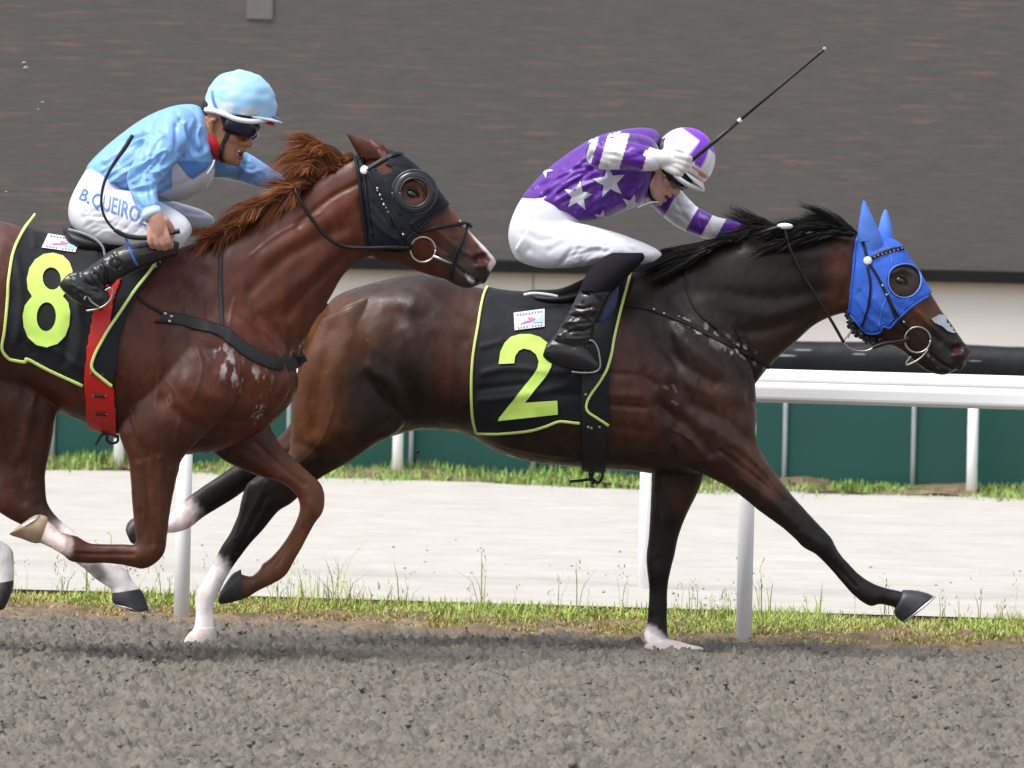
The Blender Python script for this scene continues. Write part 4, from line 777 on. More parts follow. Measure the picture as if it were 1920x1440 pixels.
for e in (ear2n, ear2f):
    E = [(a - 3, b - 1, c + 3, d, y, w + .007) for a, b, c, d, y, w in e]; E[-1] = (e[-1][0] - 1, e[-1][1] - 4, e[-1][2] + 1, e[-1][3] - 4, e[-1][4], .006)
    mesh('ear_cover', *loft(E, Y2, 20), m_blueear, hd2)
strap2('eye_binding', [tuple(p) for p in ellp(1695, 527, 30, 31)] + [ellp(1695, 527, 30, 31)[0]], .0055, BH2 if False else B2, m_bluelight, hd2, off=.006, th=.005, sub=3)
strap2('lower_binding', [(1595, 588), (1608, 604), (1620, 618), (1632, 624), (1650, 622), (1656, 612), (1668, 614), (1684, 596), (1712, 572), (1738, 556)], .008, B2, m_bluehood, hd2, off=.006, th=.005)
strap2('rear_binding', [(1611, 445), (1603, 465), (1599, 530), (1595, 588)], .010, B2, m_bluehood, hd2, off=.006, th=.005)
r = np.random.default_rng(5); mb = MB()
for k in range(46):
    t = k / 45; a = cat_rom([(1592, 588), (1600, 612), (1618, 630), (1640, 640), (1660, 637)], 12); q = a[int(t * (len(a) - 1))]
    for sg in (-1, 0, 1):
        c = P(q[0] + r.normal() * 3, q[1] + r.normal() * 3, Y2 + sg * .05 + r.normal() * .012); mb.add(*ell(c, r.uniform(.006, .012, 3), None, 8, 6))
mb.build('fleece_edge', m_blkw, hd2, True)
bd2 = empty('bridle', P(1700, 600, Y2), 'black race bridle with steel ring bit and reins on the blue hooded horse', 'bridle', 'race bridles')
def bridle(bd, B, BH, straps, ringc, ringR, disc_xy, y0):
    for pth, w in straps: strap2('strap', pth, w, BH, m_leather, bd, off=.002, th=.006)
    for far in (False, True): disc('rosette', disc_xy[0], disc_xy[1], BH, .018, m_disc, bd, .010, far)
    for far in (False, True):
        h, n = hit(B, ringc[0], ringc[1], far); torus('bit_ring', h + np.array([0, (.012 if far else -.012), 0]), (0, 1, 0), ringR, .0042, m_steel, bd)
# join hood and body for the straps to lie on
BHB2 = bvh(*(lambda m: (m[0], m[1]))(MB().add(V2, F2.tolist()).add(Vh, Fh.tolist()).out()))
bridle(bd2, B2, BHB2, [([(1618, 452), (1622, 470), (1627, 489)], .012), ([(1630, 486), (1650, 476), (1672, 469), (1693, 466)], .015), ([(1630, 495), (1645, 518), (1660, 548), (1676, 580), (1690, 602), (1702, 614)], .011), ([(1652, 532), (1664, 560), (1678, 596)], .007), ([(1626, 500), (1632, 535), (1628, 575), (1616, 612)], .009)], (1720, 637), .0535, (1627, 489), Y2)
for k in range(8): disc('stud', 1640 + k * 7.2, 482 - k * 2.2, BHB2, .0035, m_steel, bd2, .010)
for q in ((1655, 536), (1662, 553), (1694, 604)): disc('buckle', q[0], q[1], BHB2, .006, m_steel, bd2, .012)
tub('rein', [(1472, 430), (1480, 462), (1500, 505), (1530, 555), (1558, 600), (1582, 642)], Y2 - np.array([.11, .12, .13, .135, .135, .13]), .0065, m_leather, bd2)
tub('rein_loop', [(1582, 642), (1592, 652), (1612, 658), (1630, 656), (1640, 648)], Y2 - .125, .0035, m_steel, bd2)
tub('rein', [(1636, 652), (1660, 644), (1690, 640), (1704, 634)], Y2 - np.array([.125, .12, .11, .1]), .0085, m_leather, bd2)
tub('lip_strap', [(1740, 655), (1725, 672), (1702, 684), (1700, 679), (1708, 668)], Y2 - .085, .0038, m_steel, bd2)
tub('rein', [(1470, 424), (1440, 432), (1410, 442), (1392, 446)], Y2 - np.array([.11, .10, .06, 0]), .009, m_leather, bd2)
mesh('rein_keeper', *ell(P(1472, 424, Y2 - .11), (.034, .012, .013), None, 14, 10), m_disc, bd2)
tub('curb_loop', [(1583, 638), (1590, 628), (1596, 620), (1590, 634)], Y2 - .11, .003, m_steel, bd2)
patch('nose_tape', [[(1745, 598), (1760, 590), (1772, 592), (1796, 622), (1786, 625), (1776, 621), (1766, 612), (1752, 606)]], B2, m_grey, bd2, .010, .003)
# ================================================================ tack of number 8
CL8 = [(63, 380), (55, 418), (32, 450), (18, 500), (13, 560), (9, 620), (3, 655), (18, 671), (50, 677), (90, 695), (155, 722), (213, 722), (218, 690), (224, 640), (238, 596), (262, 548), (300, 500), (322, 473), (330, 440)]
Vc, Fc = shell(V8, F8, CL8, .012, it=10)
Vc = relief(Vc, Fc, [([(30, 480), (40, 560), (30, 640)], 7, 6, 'b'), ([(60, 640), (110, 660), (150, 690)], 7, 6, 'b'), ([(40, 640), (60, 660)], 7, -6, 'b'), ([(145, 560), (150, 630), (140, 680)], 9, 7, 'n'), ([(70, 430), (130, 440), (180, 470)], 9, 6, 'b'), ([(65, 460), (60, 420)], 6, 5, 'b'), ([(130, 600), (120, 680)], 7, -6, 'n')], Y8)
sc8 = empty('saddle_cloth', h8.location, 'black saddle cloth on the chestnut horse showing a big lime figure 8', 'saddle cloth', GR)
shell_obj('cloth', Vc, Fc, m_cloth, sc8); BC8 = bvh(Vc, Fc)
e8 = [(100, 475), (118, 480), (130, 492), (136, 508), (135, 526), (126, 545), (118, 556), (128, 568), (132, 585), (130, 610), (122, 630), (108, 645), (88, 651), (68, 646), (52, 632), (44, 612), (42, 592), (46, 573), (60, 556), (52, 543), (50, 524), (55, 503), (66, 487), (82, 477)]
patch('number', [e8, ellp(97, 523, 17, 21, -.2), ellp(87, 594, 18, 27, .05)], BC8, m_lime, sc8, .006, .002)
patchlabel(sc8, BC8, [(90, 439), (150, 449), (141, 474), (78, 465)])
for q in ([(63, 408), (40, 440), (24, 475), (16, 520), (13, 560), (9, 620), (4, 652), (18, 670)], [(18, 670), (48, 676), (52, 671), (90, 690), (157, 721)]): strap2('piping', q, .0115, B8, m_pipe, sc8, off=.0135, th=.005)
sa8 = empty('saddle', h8.location, 'small black racing saddle with bright red girth under the rider in sky blue', 'saddle')
mesh('seat', *loft([(118, 424, 120, 440, 0, .04), (132, 424, 134, 470, 0, .12), (170, 432, 175, 485, 0, .15), (230, 440, 235, 485, 0, .15), (280, 452, 285, 490, 0, .11), (308, 462, 310, 485, 0, .04)], Y8), m_leather, sa8)
mesh('seat_piping', *tube([P(a, b, Y8 - .2) for a, b in ((128, 430), (150, 436), (175, 446), (192, 462), (197, 480))], .005, 8, 6), m_grey, sa8)
Vg, Fg = shell(V8, F8, [(187, 535), (171, 593), (161, 653), (157, 700), (160, 760), (167, 800), (172, 850), (228, 850), (223, 813), (220, 763), (216, 720), (208, 640), (213, 570), (230, 525), (205, 515)], .019, it=4, extra=~((PIX(V8)[1] > 826) & (np.abs(V8[:, 1] - Y8) > .09))); shell_obj('girth', Vg, Fg, m_red, sa8, .007); BG8 = bvh(Vg, Fg)
FL8 = [(322, 470), (300, 485), (273, 520), (247, 553), (222, 590), (207, 612), (190, 640), (180, 660), (173, 680), (177, 693), (213, 721), (219, 700), (224, 640), (238, 598), (262, 550), (304, 500)]
for q in (V8[:, 1] > Y8, V8[:, 1] < Y8):
    Vf, Ff = shell(V8, F8, FL8, .027, it=2, extra=q); shell_obj('front_flap', Vf, Ff, m_cloth, sc8)
BF8 = bvh(Vf, Ff)
strap2('piping', [(320, 474), (300, 487), (273, 522), (247, 555), (222, 592), (207, 614), (190, 642), (180, 662), (174, 681), (178, 693), (195, 707), (212, 720)], .0115, B8, m_pipe, sc8, off=.0285, th=.005)
patch('underside', [[(322, 470), (305, 474), (285, 492), (272, 520), (280, 512), (300, 495)]], BF8, m_pipe, sc8, .006, .002)
for q in ((187, 742), (190, 776), (182, 700)):
    strap('buckle', [(q[0] - 11, q[1] - 1), (q[0], q[1]), (q[0] + 11, q[1])], .011, BG8, m_blkw, sa8, th=.006); disc('rivet', q[0] - 11, q[1], BG8, .004, m_steel, sa8, .008); disc('rivet', q[0] + 11, q[1], BG8, .004, m_steel, sa8, .008)
for pth in ([(203, 812), (190, 816), (184, 826), (179, 834)], [(203, 812), (200, 824), (208, 831), (220, 828), (221, 816)], [(190, 808), (210, 814), (222, 818)]): tub('girth_tie', pth, Y8 - .10, .0055, m_blkw, sa8)
for sgn in (-1, 1):
    tub('stirrup_leather', [(232, 505), (218, 522), (200, 542)], Y8 + sgn * np.array([.33, .35, .37]), .007, m_leather, sa8)
    tub('stirrup_iron', [(197, 545), (207, 540), (211, 548), (207, 562), (196, 573), (180, 580), (162, 583)], Y8 + sgn * .385, .0050, m_steel, sa8)
    tub('stirrup_iron', [(158, 562), (163, 555), (172, 566), (186, 576)], Y8 + sgn * .395, .0045, m_steel, sa8)
br8 = empty('breastplate', h8.location, 'wide black breast strap with buckle across the chest of number 8', 'breastplate')
strap2('strap', [(252, 545), (262, 560), (280, 574), (306, 588)], .011, B8, m_leather, br8)
strap2('strap', [(303, 593), (340, 600), (385, 612), (417, 622), (440, 640), (470, 662), (510, 680), (545, 682), (569, 670)], [.045, .05, .052, .054, .054, .05], B8, m_blkw, br8, th=.007)
strap2('neck_strap', [(415, 462), (413, 520), (415, 570), (417, 612)], .017, B8, m_blkw, br8)
strap('buckle_tail', [(290, 604), (305, 603), (325, 606)], .012, B8, m_leather, br8, off=.006)
for q in ((310, 589), (322, 594), (318, 603)): disc('buckle', q[0], q[1], B8, .007, m_steel, br8, .014)
hd8 = empty('blinker_hood', P(730, 380, Y8), 'black hood with round plastic blinker cup on the chestnut horse', 'blinker hood', 'racing hoods')
HD8 = [(664, 292), (672, 330), (680, 400), (688, 464), (762, 469), (764, 448), (790, 427), (802, 412), (845, 384), (870, 370), (810, 315), (765, 270), (735, 262), (690, 262)]
x_, y_ = PIX(V8); noear = ~((y_ < 282) & (x_ < 728)) & ~((x_ < 716) & (y_ < 300) & (np.abs(V8[:, 1] - Y8) > .03)) & (x_ > 664)
Vh, Fh = shell(V8, F8, HD8, .007, [(777, 361, 27, 27), (703, 296, 23, 18), (720, 318, 12, 6)], it=4, extra=noear); Vh = relief(Vh, Fh, [([(690, 400), (715, 430), (745, 450)], 4, 4, 'b'), ([(700, 380), (730, 420), (755, 435)], 4, -3.5, 'b'), ([(685, 350), (695, 390)], 4, 3, 'b'), ([(725, 340), (735, 370), (750, 400)], 4, 3, 'b'), ([(770, 420), (800, 402)], 3.5, 3, 'b'), ([(740, 310), (770, 318)], 4, -3, 'b'), ([(800, 345), (825, 375)], 4, 2.5, 'b')], Y8); shell_obj('hood', Vh, Fh, m_blkhood, hd8, .004)
BHB8 = bvh(*(MB().add(V8, F8.tolist()).add(Vh, Fh.tolist()).out()))
strap2('lower_binding', [(688, 464), (725, 468), (762, 469), (764, 448), (790, 427), (802, 412), (836, 390)], .008, B8, m_blkhood, hd8, off=.006, th=.005)
strap2('rear_binding', [(666, 296), (672, 330), (680, 400), (688, 464)], .014, B8, m_blkhood, hd8, off=.006, th=.006)
for far in (False, True):
    sg = 1 if far else -1; h, n = hit(B8, 777, 361, far); n = np.array([.10, sg, .05]); n /= np.linalg.norm(n)
    c0 = h.copy(); c0[1] += sg * .012
    torus('blinker_rim', c0, n, .088, .0065, m_cupr, hd8); torus('blinker_rim', c0 + n * .012, n, .058, .006, m_cupr, hd8)
    Ra = [ring_path(c0, n, .088, 40)[:-1], ring_path(c0 + n * .010, n, .080, 40)[:-1], ring_path(c0 + n * .016, n, .066, 40)[:-1], ring_path(c0 + n * .012, n, .058, 40)[:-1], ring_path(c0 - n * .012, n, .054, 40)[:-1]]
    o = mesh('blinker_cup', *rings(np.array(Ra), False), m_cup, hd8); solid(o, .003, 0)
bd8 = empty('bridle', P(790, 440, Y8), 'black race bridle with steel ring bit and grackle noseband on the chestnut horse', 'bridle', 'race bridles')
bridle(bd8, B8, BHB8, [([(688, 318), (712, 304), (735, 292), (752, 288)], .019), ([(690, 322), (704, 348), (718, 375), (738, 412), (758, 446), (772, 462)], .012), ([(706, 350), (720, 380), (735, 425)], .009), ([(683, 326), (688, 370), (694, 420), (698, 440)], .014), ([(680, 292), (684, 318)], .010), ([(784, 436), (815, 428), (850, 422), (874, 419), (884, 428)], .013), ([(876, 422), (866, 452), (852, 486), (846, 522)], .013), ([(772, 418), (782, 434)], .010), ([(690, 463), (725, 464), (770, 466)], .012)], (793, 468), .050, (684, 319), Y8)
for q in ((708, 354), (713, 366), (720, 384), (756, 440)): disc('buckle', q[0], q[1], BHB8, .006, m_steel, bd8, .012)
for k in range(6): disc('stud', 708 + k * 4, 358 + k * 8, BHB8, .0035, m_steel, bd8, .012)
tub('rein', [(768, 465), (730, 464), (690, 465), (650, 463), (620, 450), (592, 420), (570, 388), (556, 362), (553, 348)], Y8 - np.array([.10, .115, .12, .12, .125, .125, .12, .11, .08]), .0075, m_leather, bd8)
mesh('bit_bar', *tube([P(812, 480, Y8 - .085), P(835, 490, Y8 - .075), P(848, 494, Y8 - .07)], [.008, .006, .004], 10), m_steel, bd8)
# ================================================================ riders
m_skin = mat('skin', attr=True, rough=.5, spec=.4, bump=[(120, .06, .002)], var=.08, varscale=40)
m_silk = mat('racing_silk', attr=True, rough=.36, spec=.4, bump=[(9, .25, .02), (30, .10, .006)], sheen=.1, stretch=(1, 1, .5))
m_breech = mat('white_breeches', (.64, .65, .72), .55, .3, bump=[(9, .25, .02), (34, .12, .005)], stretch=(1, 1, .6))
m_glove = mat('white_glove', (.76, .76, .75), .6, .3, bump=[(70, .2, .004)])
m_lens = mat('goggle_lens', (.008, .012, .035), .10, .5)
m_whip = mat('whip_black', (.012, .012, .014), .4, .5)
m_hairb = mat('short_dark_hair', (.012, .009, .008), .6, .3, bump=[(300, .6, .003)])
m_teeth = mat('teeth', (.7, .68, .62), .3, .5)
def frame2d(f, u):   # head axes from picture directions (x right, y down)
    f = np.array([f[0], 0, -f[1]], float); f /= np.linalg.norm(f); u = np.array([u[0], 0, -u[1]], float); u -= f * (u @ f); u /= np.linalg.norm(u)
    return f, u
def head_pieces(C, f, u, yaw, s):
    lat = np.array([0, 1.0, 0]); f2 = f * math.cos(yaw) - lat * math.sin(yaw); l2 = lat * math.cos(yaw) + f * math.sin(yaw)
    at = lambda x, y, z: C + s * (f2 * x + l2 * y + u * z); out = []
    st = [(-.122, .066, .03, .018), (-.112, .084, .012, .036), (-.095, .090, -.02, .048), (-.072, .088, -.045, .056), (-.045, .086, -.07, .063), (-.015, .080, -.09, .069), (.012, .079, -.098, .072), (.045, .086, -.102, .075), (.075, .076, -.095, .070), (.1, .045, -.065, .05), (.112, .0, -.03, .02)]
    A = cat_rom(np.array(st), 5); R = []; ph = np.linspace(0, 2 * np.pi, 40, endpoint=False)
    for z, xf, xb, w in A:
        c = (xf + xb) / 2; h = (xf - xb) / 2; cs, sn = np.cos(ph), np.sin(ph)
        lx = c + h * np.sign(cs) * np.abs(cs) ** .85; ly = w * np.sign(sn) * np.abs(sn) ** .9
        R.append([at(a, b, z) for a, b in zip(lx, ly)])
    out.append(rings(np.array(R)))
    out.append(blob([at(.080, 0, .012), at(.096, 0, -.012), at(.104, 0, -.032)], [.010 * s, .012 * s, .014 * s]))
    for sg in (-1, 1):
        out.append(blob([at(.092, sg * .010, -.037), at(.088, sg * .014, -.036)], [.010 * s, .009 * s]))
        out.append(blob([at(.082, sg * .012, .022), at(.074, sg * .045, .020)], [.011 * s, .010 * s]))
        out.append(blob([at(.052, sg * .045, -.026), at(.060, sg * .034, -.034)], [.021 * s, .020 * s]))
        E = [at(-.012, sg * .072, -.032), at(-.018, sg * .080, -.012), at(-.024, sg * .084, .008), at(-.012, sg * .082, .014)]
        out.append(blob(E, [.008 * s, .009 * s, .009 * s, .008 * s], 8))
        out.append(blob([at(.02, sg * .05, -.085), at(-.01, sg * .055, -.05)], [.020 * s, .020 * s]))
    out.append(blob([at(.090, -.016, -.060), at(.096, 0, -.057), at(.090, .016, -.060)], [.007 * s] * 3, 8))
    out.append(blob([at(.086, -.014, -.083), at(.093, 0, -.085), at(.086, .014, -.083)], [.008 * s] * 3, 8))
    out.append(blob([at(.076, -.01, -.105), at(.080, 0, -.106), at(.076, .01, -.105)], [.016 * s] * 3, 8))
    return out, at
def fist(O, f, g, n, s=1.0, grow=0.0):
    """closed hand: O wrist, f towards the knuckles, g along the gripped stick towards the thumb, n out of the back of the hand"""
    f, g, n = [np.array(q, float) / np.linalg.norm(q) for q in (f, g, n)]; at = lambda a, b, c: np.array(O) + s * (f * a + g * b + n * c); out = []
    for gi, L in zip((-.031, -.0105, .0105, .031), (.92, 1.0, 1.04, 1.0)):
        out.append(blob([at(.03, gi * .75, .002), at(.062, gi * .92, .006), at(.088 * L, gi, .004)], [(.012 + grow) * s, (.0125 + grow) * s, (.0118 + grow) * s]))
        out.append(blob([at(.088 * L, gi, .004), at(.104 * L, gi, -.026), at(.078, gi, -.047), at(.056, gi * .95, -.036)], [(.0112 + grow) * s, (.0104 + grow) * s, (.0098 + grow) * s, (.0088 + grow) * s]))
    out.append(blob([at(-.01, 0, 0), at(.03, .004, -.004), at(.06, .002, -.006)], [.028 * s, .031 * s, .026 * s]))
    out.append(blob([at(.012, .030, -.008), at(.042, .043, -.026), at(.070, .036, -.050), at(.082, .016, -.062)], [(.016 + grow) * s, (.0135 + grow) * s, (.0115 + grow) * s, (.0098 + grow) * s]))
    return out
def helmet(parent, cpx, Yc, f, u, r, rim, colf, peak_mat, seed, wrk=1.0, btn=True):
    C = P(cpx[0], cpx[1], Yc); lat = np.array([0, 1.0, 0]); nu, nv = 64, 26; R = []
    for j in range(nv):
        t = j / (nv - 1); R_ = []
        for i in range(nu):
            ph = 2 * math.pi * i / nu; zr = rim[0] + (rim[1] - rim[0]) * (math.cos(ph) + 1) / 2
            th = .03 + t * (math.acos(max(-1, min(1, zr))) - .03)
            x, y, z = math.sin(th) * math.cos(ph), math.sin(th) * math.sin(ph), math.cos(th)
            pk = 1 + wrk * (.014 * math.sin(ph * 5 + 1 + 2 * t) * t + .010 * math.sin(ph * 11 + seed + 5 * t) * t ** 2 + .008 * math.sin(ph * 3 + 9 * t))
            R_.append(C + f * x * r[0] * pk + lat * y * r[1] * pk + u * z * r[2])
        R.append(R_)
    R = np.array(R); q = R.reshape(-1, 3); R = (q + (q - C) * (wrk * .013 * vnoise(q, (26, 20, 60), seed) + wrk * .012 * vnoise(q, (70, 40, 110), seed + 1))[:, None]).reshape(R.shape)
    V, Fs = rings(R, False); V = np.concatenate([V, [R[0].mean(0)]]); Fs += [(len(V) - 1, i, (i + 1) % nu) for i in range(nu)]
    o = mesh('helmet_cover', V, Fs, m_silk, parent, col=colf((V - C) @ np.stack([f, lat, u], 1) / np.array(r))); solid(o, .006, -1)
    if btn: mesh('button', *ell(C + u * r[2] * 1.0, (.022, .022, .012), [f, lat, u], 12, 8), m_silk, parent, col=None); 
    return C, V, Fs
def peak(parent, C, f, u, r, z0, ext, drop, mt, a=1.15, th=.006, name='peak', grow=1.0):
    lat = np.array([0, 1.0, 0]); R = []
    for k, e in enumerate(np.linspace(0, 1, 7)):
        row = []
        for ph in np.linspace(-a, a, 25):
            fall = max(0.0, math.cos(ph / a * math.pi / 2)) ** .7
            row.append(C + (f * math.cos(ph) * (r[0] * grow + ext * e * fall) + lat * math.sin(ph) * (r[1] * grow + ext * .35 * e * fall)) + u * (z0 - drop * e * fall - .012 * math.sin(ph) ** 2))
        R.append(row)
    R = np.array(R); n = R.shape[1]; Fs = [(i * n + j, i * n + j + 1, (i + 1) * n + j + 1, (i + 1) * n + j) for i in range(6) for j in range(n - 1)]
    o = mesh(name, R.reshape(-1, 3), Fs, mt, parent); solid(o, th, 0); return o
def goggles(parent, at, rr=(.103, .088), zc=.012, hh=.026, a=1.25, mt=None):
    R = []
    for z, k in ((hh, .97), (hh * .6, 1.03), (0, 1.05), (-hh * .6, 1.03), (-hh, .95)):
        row = []
        for t in np.linspace(-a, a, 29):
            dip = .010 * math.exp(-(t / .16) ** 2) if z < 0 else 0
            row.append(at(rr[0] * k * math.cos(t) + .008, rr[1] * k * math.sin(t), zc + z + dip))
        R.append(row)
    R = np.array(R); n = R.shape[1]; Fs = [(i * n + j, i * n + j + 1, (i + 1) * n + j + 1, (i + 1) * n + j) for i in range(4) for j in range(n - 1)]
    o = mesh('goggles', R.reshape(-1, 3), Fs, mt or m_lens, parent); solid(o, .010, 0)
    fr = mesh('goggle_frame', *tube(np.concatenate([R[0], R[-1][::-1], R[0][:1]]), .0045, 8), m_blkw, parent)
    return o
def garment(name, pieces, voxel, strokes, Y0, mt, parent, colf=None, it=4, wr=(), soft=6):
    V, Fa = fuse(pieces, voxel); V = smooth(V, Fa, it); V = smooth(V, Fa, soft, .5, None, False); V = relief(V, Fa, strokes, Y0)
    N = normals(V, Fa)
    for sc, amp, sd in wr: V = V + N * (amp * vnoise(V, sc, sd))[:, None]
    V = smooth(V, Fa, 1); me = bpy.data.meshes.new(name); me.from_pydata(V.tolist(), [], Fa.tolist()); me.update()
    if colf is not None: setcol(me, colf(V))
    o = link(name, me, mt, parent); return o, V, Fa
def folds(seed, A, B, n, w=(3.4, 6), amp=(7, 13), side='n'):
    """random creases fanned between two edges"""
    r = np.random.default_rng(seed); A = cat_rom(np.array(A, float), 8); B = cat_rom(np.array(B, float), 8); out = []
    for i in range(n):
        ui = (i + r.uniform(-.35, .35)) / max(n - 1, 1); ui = min(max(ui, 0), 1); vi = min(max(ui + r.normal() * .12, 0), 1); a = A[int(ui * (len(A) - 1))]; b = B[int(vi * (len(B) - 1))]; t0 = r.uniform(0, .35); t1 = r.uniform(.6, 1); d = b - a; nn = np.array([-d[1], d[0]]) * r.normal() * .08
        out.append(([tuple(a + d * t0), tuple(a + d * (t0 + t1) / 2 + nn), tuple(a + d * t1)], r.uniform(*w), r.uniform(*amp) * (.7 if i % 2 else -1), side))
    return out
def limb(pts, Y0, rad, n=24): return blob([P(a, b, Y0 + y) for a, b, y in pts], rad, n, 6)
def text_patch(name, body, B, mt, parent, fn, off=.003, bold=.012):
    cu = bpy.data.curves.new('t', 'FONT'); cu.body = body; cu.size = 1; cu.offset = bold; cu.resolution_u = 3; o = bpy.data.objects.new('t', cu); COL.objects.link(o)
    dg = bpy.context.evaluated_depsgraph_get(); me = bpy.data.meshes.new_from_object(o.evaluated_get(dg)); bm = bmesh.new(); bm.from_mesh(me); bmesh.ops.triangulate(bm, faces=bm.faces)
    for _ in range(3):
        bmesh.ops.subdivide_edges(bm, edges=[e for e in bm.edges if e.calc_length() > .15], cuts=1); bmesh.ops.triangulate(bm, faces=bm.faces)
    wd = max(v.co.x for v in bm.verts)
    V = []; ok = []
    for v in bm.verts:
        px, py = fn(v.co.x / wd, v.co.y / .7); h, n = hit(B, px, py); ok.append(h is not None)
        d = np.array((CAMV - Vector(h if h is not None else (0, 0, 0))).normalized()); V.append((h + d * off) if h is not None else (0, 0, 0))
    bm.verts.index_update(); Fs = [[v.index for v in f.verts] for f in bm.faces if all(ok[v.index] for v in f.verts)]
    bm.free(); bpy.data.objects.remove(o)
    return mesh(name, V, Fs, mt, parent, False)
# ---------------------------------------------------------------- rider of number 2, purple and white stars
PU = np.array([.105, .020, .30]); WH = np.array([.76, .76, .80])
j2 = empty('person', P(1080, 440, Y2), 'jockey in purple silks with white stars crouched over number 2, whip hand raised', 'jockey', 'jockeys')
f2_, u2_ = frame2d((.74, .67), (.67, -.74)); HC2 = P(1243, 316, Y2)
hp, at2 = head_pieces(HC2, f2_, u2_, .28, 1.08)
W2 = P(1238, 296, Y2 - .43); fF, gF, nF = (.93, 0, -.30), (.42, 0, .90), (0, -1, 0)
fist2 = fist(W2, fF, gF, nF, 1.08)
legs2 = lambda sg: [limb([(1010, 440, sg * .09), (1110, 462, sg * .19), (1180, 478, sg * .28)], Y2, [.07, .055, .03]), limb([(1175, 485, sg * .30), (1122, 545, sg * .345), (1068, 640, sg * .355), (1095, 672, sg * .36)], Y2, [.03, .03, .025, .018])]
bp = hp + fist2 + [limb([(1205, 320, 0), (1238, 325, 0)], Y2, [.055, .05]), limb([(1020, 420, 0), (1100, 350, 0), (1190, 310, 0)], Y2, [.10, .11, .11]), limb([(1195, 288, -.14), (1132, 288, -.37), (1238, 299, -.43)], Y2, [.045, .036, .026]), limb([(1235, 350, .15), (1287, 408, .24), (1340, 430, .17), (1370, 428, .13)], Y2, [.045, .036, .026, .02])] + legs2(-1) + legs2(1)
SK = np.array([.58, .35, .28])
def skincol(at, base, lipz, dark, hand=None):
    def fn(V):
        C = np.tile(base, (len(V), 1)); m = np.array(at(.090, 0, -.070)); d = np.linalg.norm(V - m, axis=1)
        k = np.exp(-(d / .022) ** 2)[:, None]; C = C * (1 - k * .55) + np.array([.32, .09, .07]) * k * .55
        for sg in (-1, 1):
            q = np.array(at(.062, sg * .045, -.03)); k = np.exp(-(np.linalg.norm(V - q, axis=1) / .03) ** 2)[:, None]; C = C * (1 - k * .35) + np.array([.52, .20, .15]) * k * .35
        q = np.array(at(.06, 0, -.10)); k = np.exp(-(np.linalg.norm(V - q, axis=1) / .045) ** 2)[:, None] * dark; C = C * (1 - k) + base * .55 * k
        lx = (V - np.array(at(0, 0, 0))) @ (np.array(at(1, 0, 0)) - np.array(at(0, 0, 0))); lz = (V - np.array(at(0, 0, 0))) @ (np.array(at(0, 0, 1)) - np.array(at(0, 0, 0))); ly = np.abs((V - np.array(at(0, 0, 0))) @ (np.array(at(0, 1, 0)) - np.array(at(0, 0, 0))))
        C[(lx < -.012 - .35 * np.clip(-lz, -.1, .2)) & (lz > -.085) & (lz < .3) & (ly < .088) & (lx > -.2)] = np.array([.010, .008, .008])
        if hand is not None: C[V[:, 1] < hand] = np.array([.56, .30, .22])
        return C
    return fn
def mouth(V, Fa, at, s):
    N = normals(V, Fa); m = np.array(at(.094, 0, -.071)); e = np.abs((V - m) @ np.array(at(0, 0, 1) - at(0, 0, 0)) / s / s); h = np.linalg.norm(V - m, axis=1)
    return V
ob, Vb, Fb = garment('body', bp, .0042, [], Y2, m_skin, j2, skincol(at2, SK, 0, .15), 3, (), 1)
mouth2 = mesh('mouth', *ell(at2(.090, -.006, -.0705), (.010, .020, .0065), [f2_, (0, 1, 0), u2_], 16, 10), mat('mouth_dark', (.10, .02, .02), .5, .3), j2)
jk2 = [loft([(978, 372, 1080, 424, 0, .13), (986, 358, 1090, 416, 0, .15), (1020, 322, 1118, 412, 0, .168), (1070, 284, 1150, 404, 0, .18), (1120, 256, 1176, 394, 0, .19), (1180, 241, 1200, 386, 0, .185), (1222, 241, 1212, 372, 0, .15), (1238, 254, 1214, 348, 0, .08)], Y2),
    limb([(1200, 290, -.12), (1165, 284, -.25), (1128, 287, -.38)], Y2, [.085, .076, .068]), limb([(1128, 287, -.38), (1175, 292, -.41), (1222, 299, -.425)], Y2, [.067, .06, .048]), limb([(1230, 345, .14), (1262, 384, .21), (1290, 408, .25)], Y2, [.075, .066, .058]), limb([(1290, 408, .25), (1340, 428, .18), (1388, 427, .11)], Y2, [.057, .048, .034])]
def col2(V):
    x, y = PIX(V); C = np.tile(PU, (len(V), 1)); arm = V[:, 1] < Y2 - .235; q = x + .30 * (y - 290)
    wh = arm & (((q > 1100) & (q < 1113)) | ((q > 1129) & (q < 1169)) | (q > 1213)); C[wh] = WH
    fa = (V[:, 1] > Y2 + .09) & (x > 1238); s_ = (x - 1235) * .87 + (y - 350) * .49
    C[fa & (((s_ > 36) & (s_ < 84)) | ((s_ > 114) & (s_ < 140)))] = WH
    return C
fold = [([(1000, 350), (1060, 320), (1130, 325)], 5, 5, 'n'), ([(1010, 375), (1060, 345), (1110, 335)], 4, -5, 'n'), ([(1015, 365), (1070, 330)], 4, 4, 'n'), ([(1060, 310), (1110, 300)], 5, -5, 'n'), ([(1040, 395), (1080, 380), (1120, 350)], 5, 4, 'n'), ([(1100, 390), (1150, 370), (1200, 350)], 5, -5, 'n'), ([(1150, 385), (1190, 360)], 5, 4, 'n'), ([(1140, 310), (1190, 318), (1220, 322)], 4, -4, 'n'), ([(1130, 270), (1180, 262), (1215, 270)], 4, -4, 'n'), ([(1135, 285), (1200, 285)], 4, 3, 'n'), ([(1120, 300), (1150, 312)], 4, 4, 'n'), ([(1265, 370), (1290, 420)], 4, -4, 'b'), ([(1310, 400), (1320, 440)], 4, -4, 'b'), ([(1325, 400), (1338, 436)], 4, 4, 'b'), ([(1190, 250), (1215, 290)], 5, -4, 'n'), ([(1070, 285), (1110, 275)], 5, 4, 'n')]
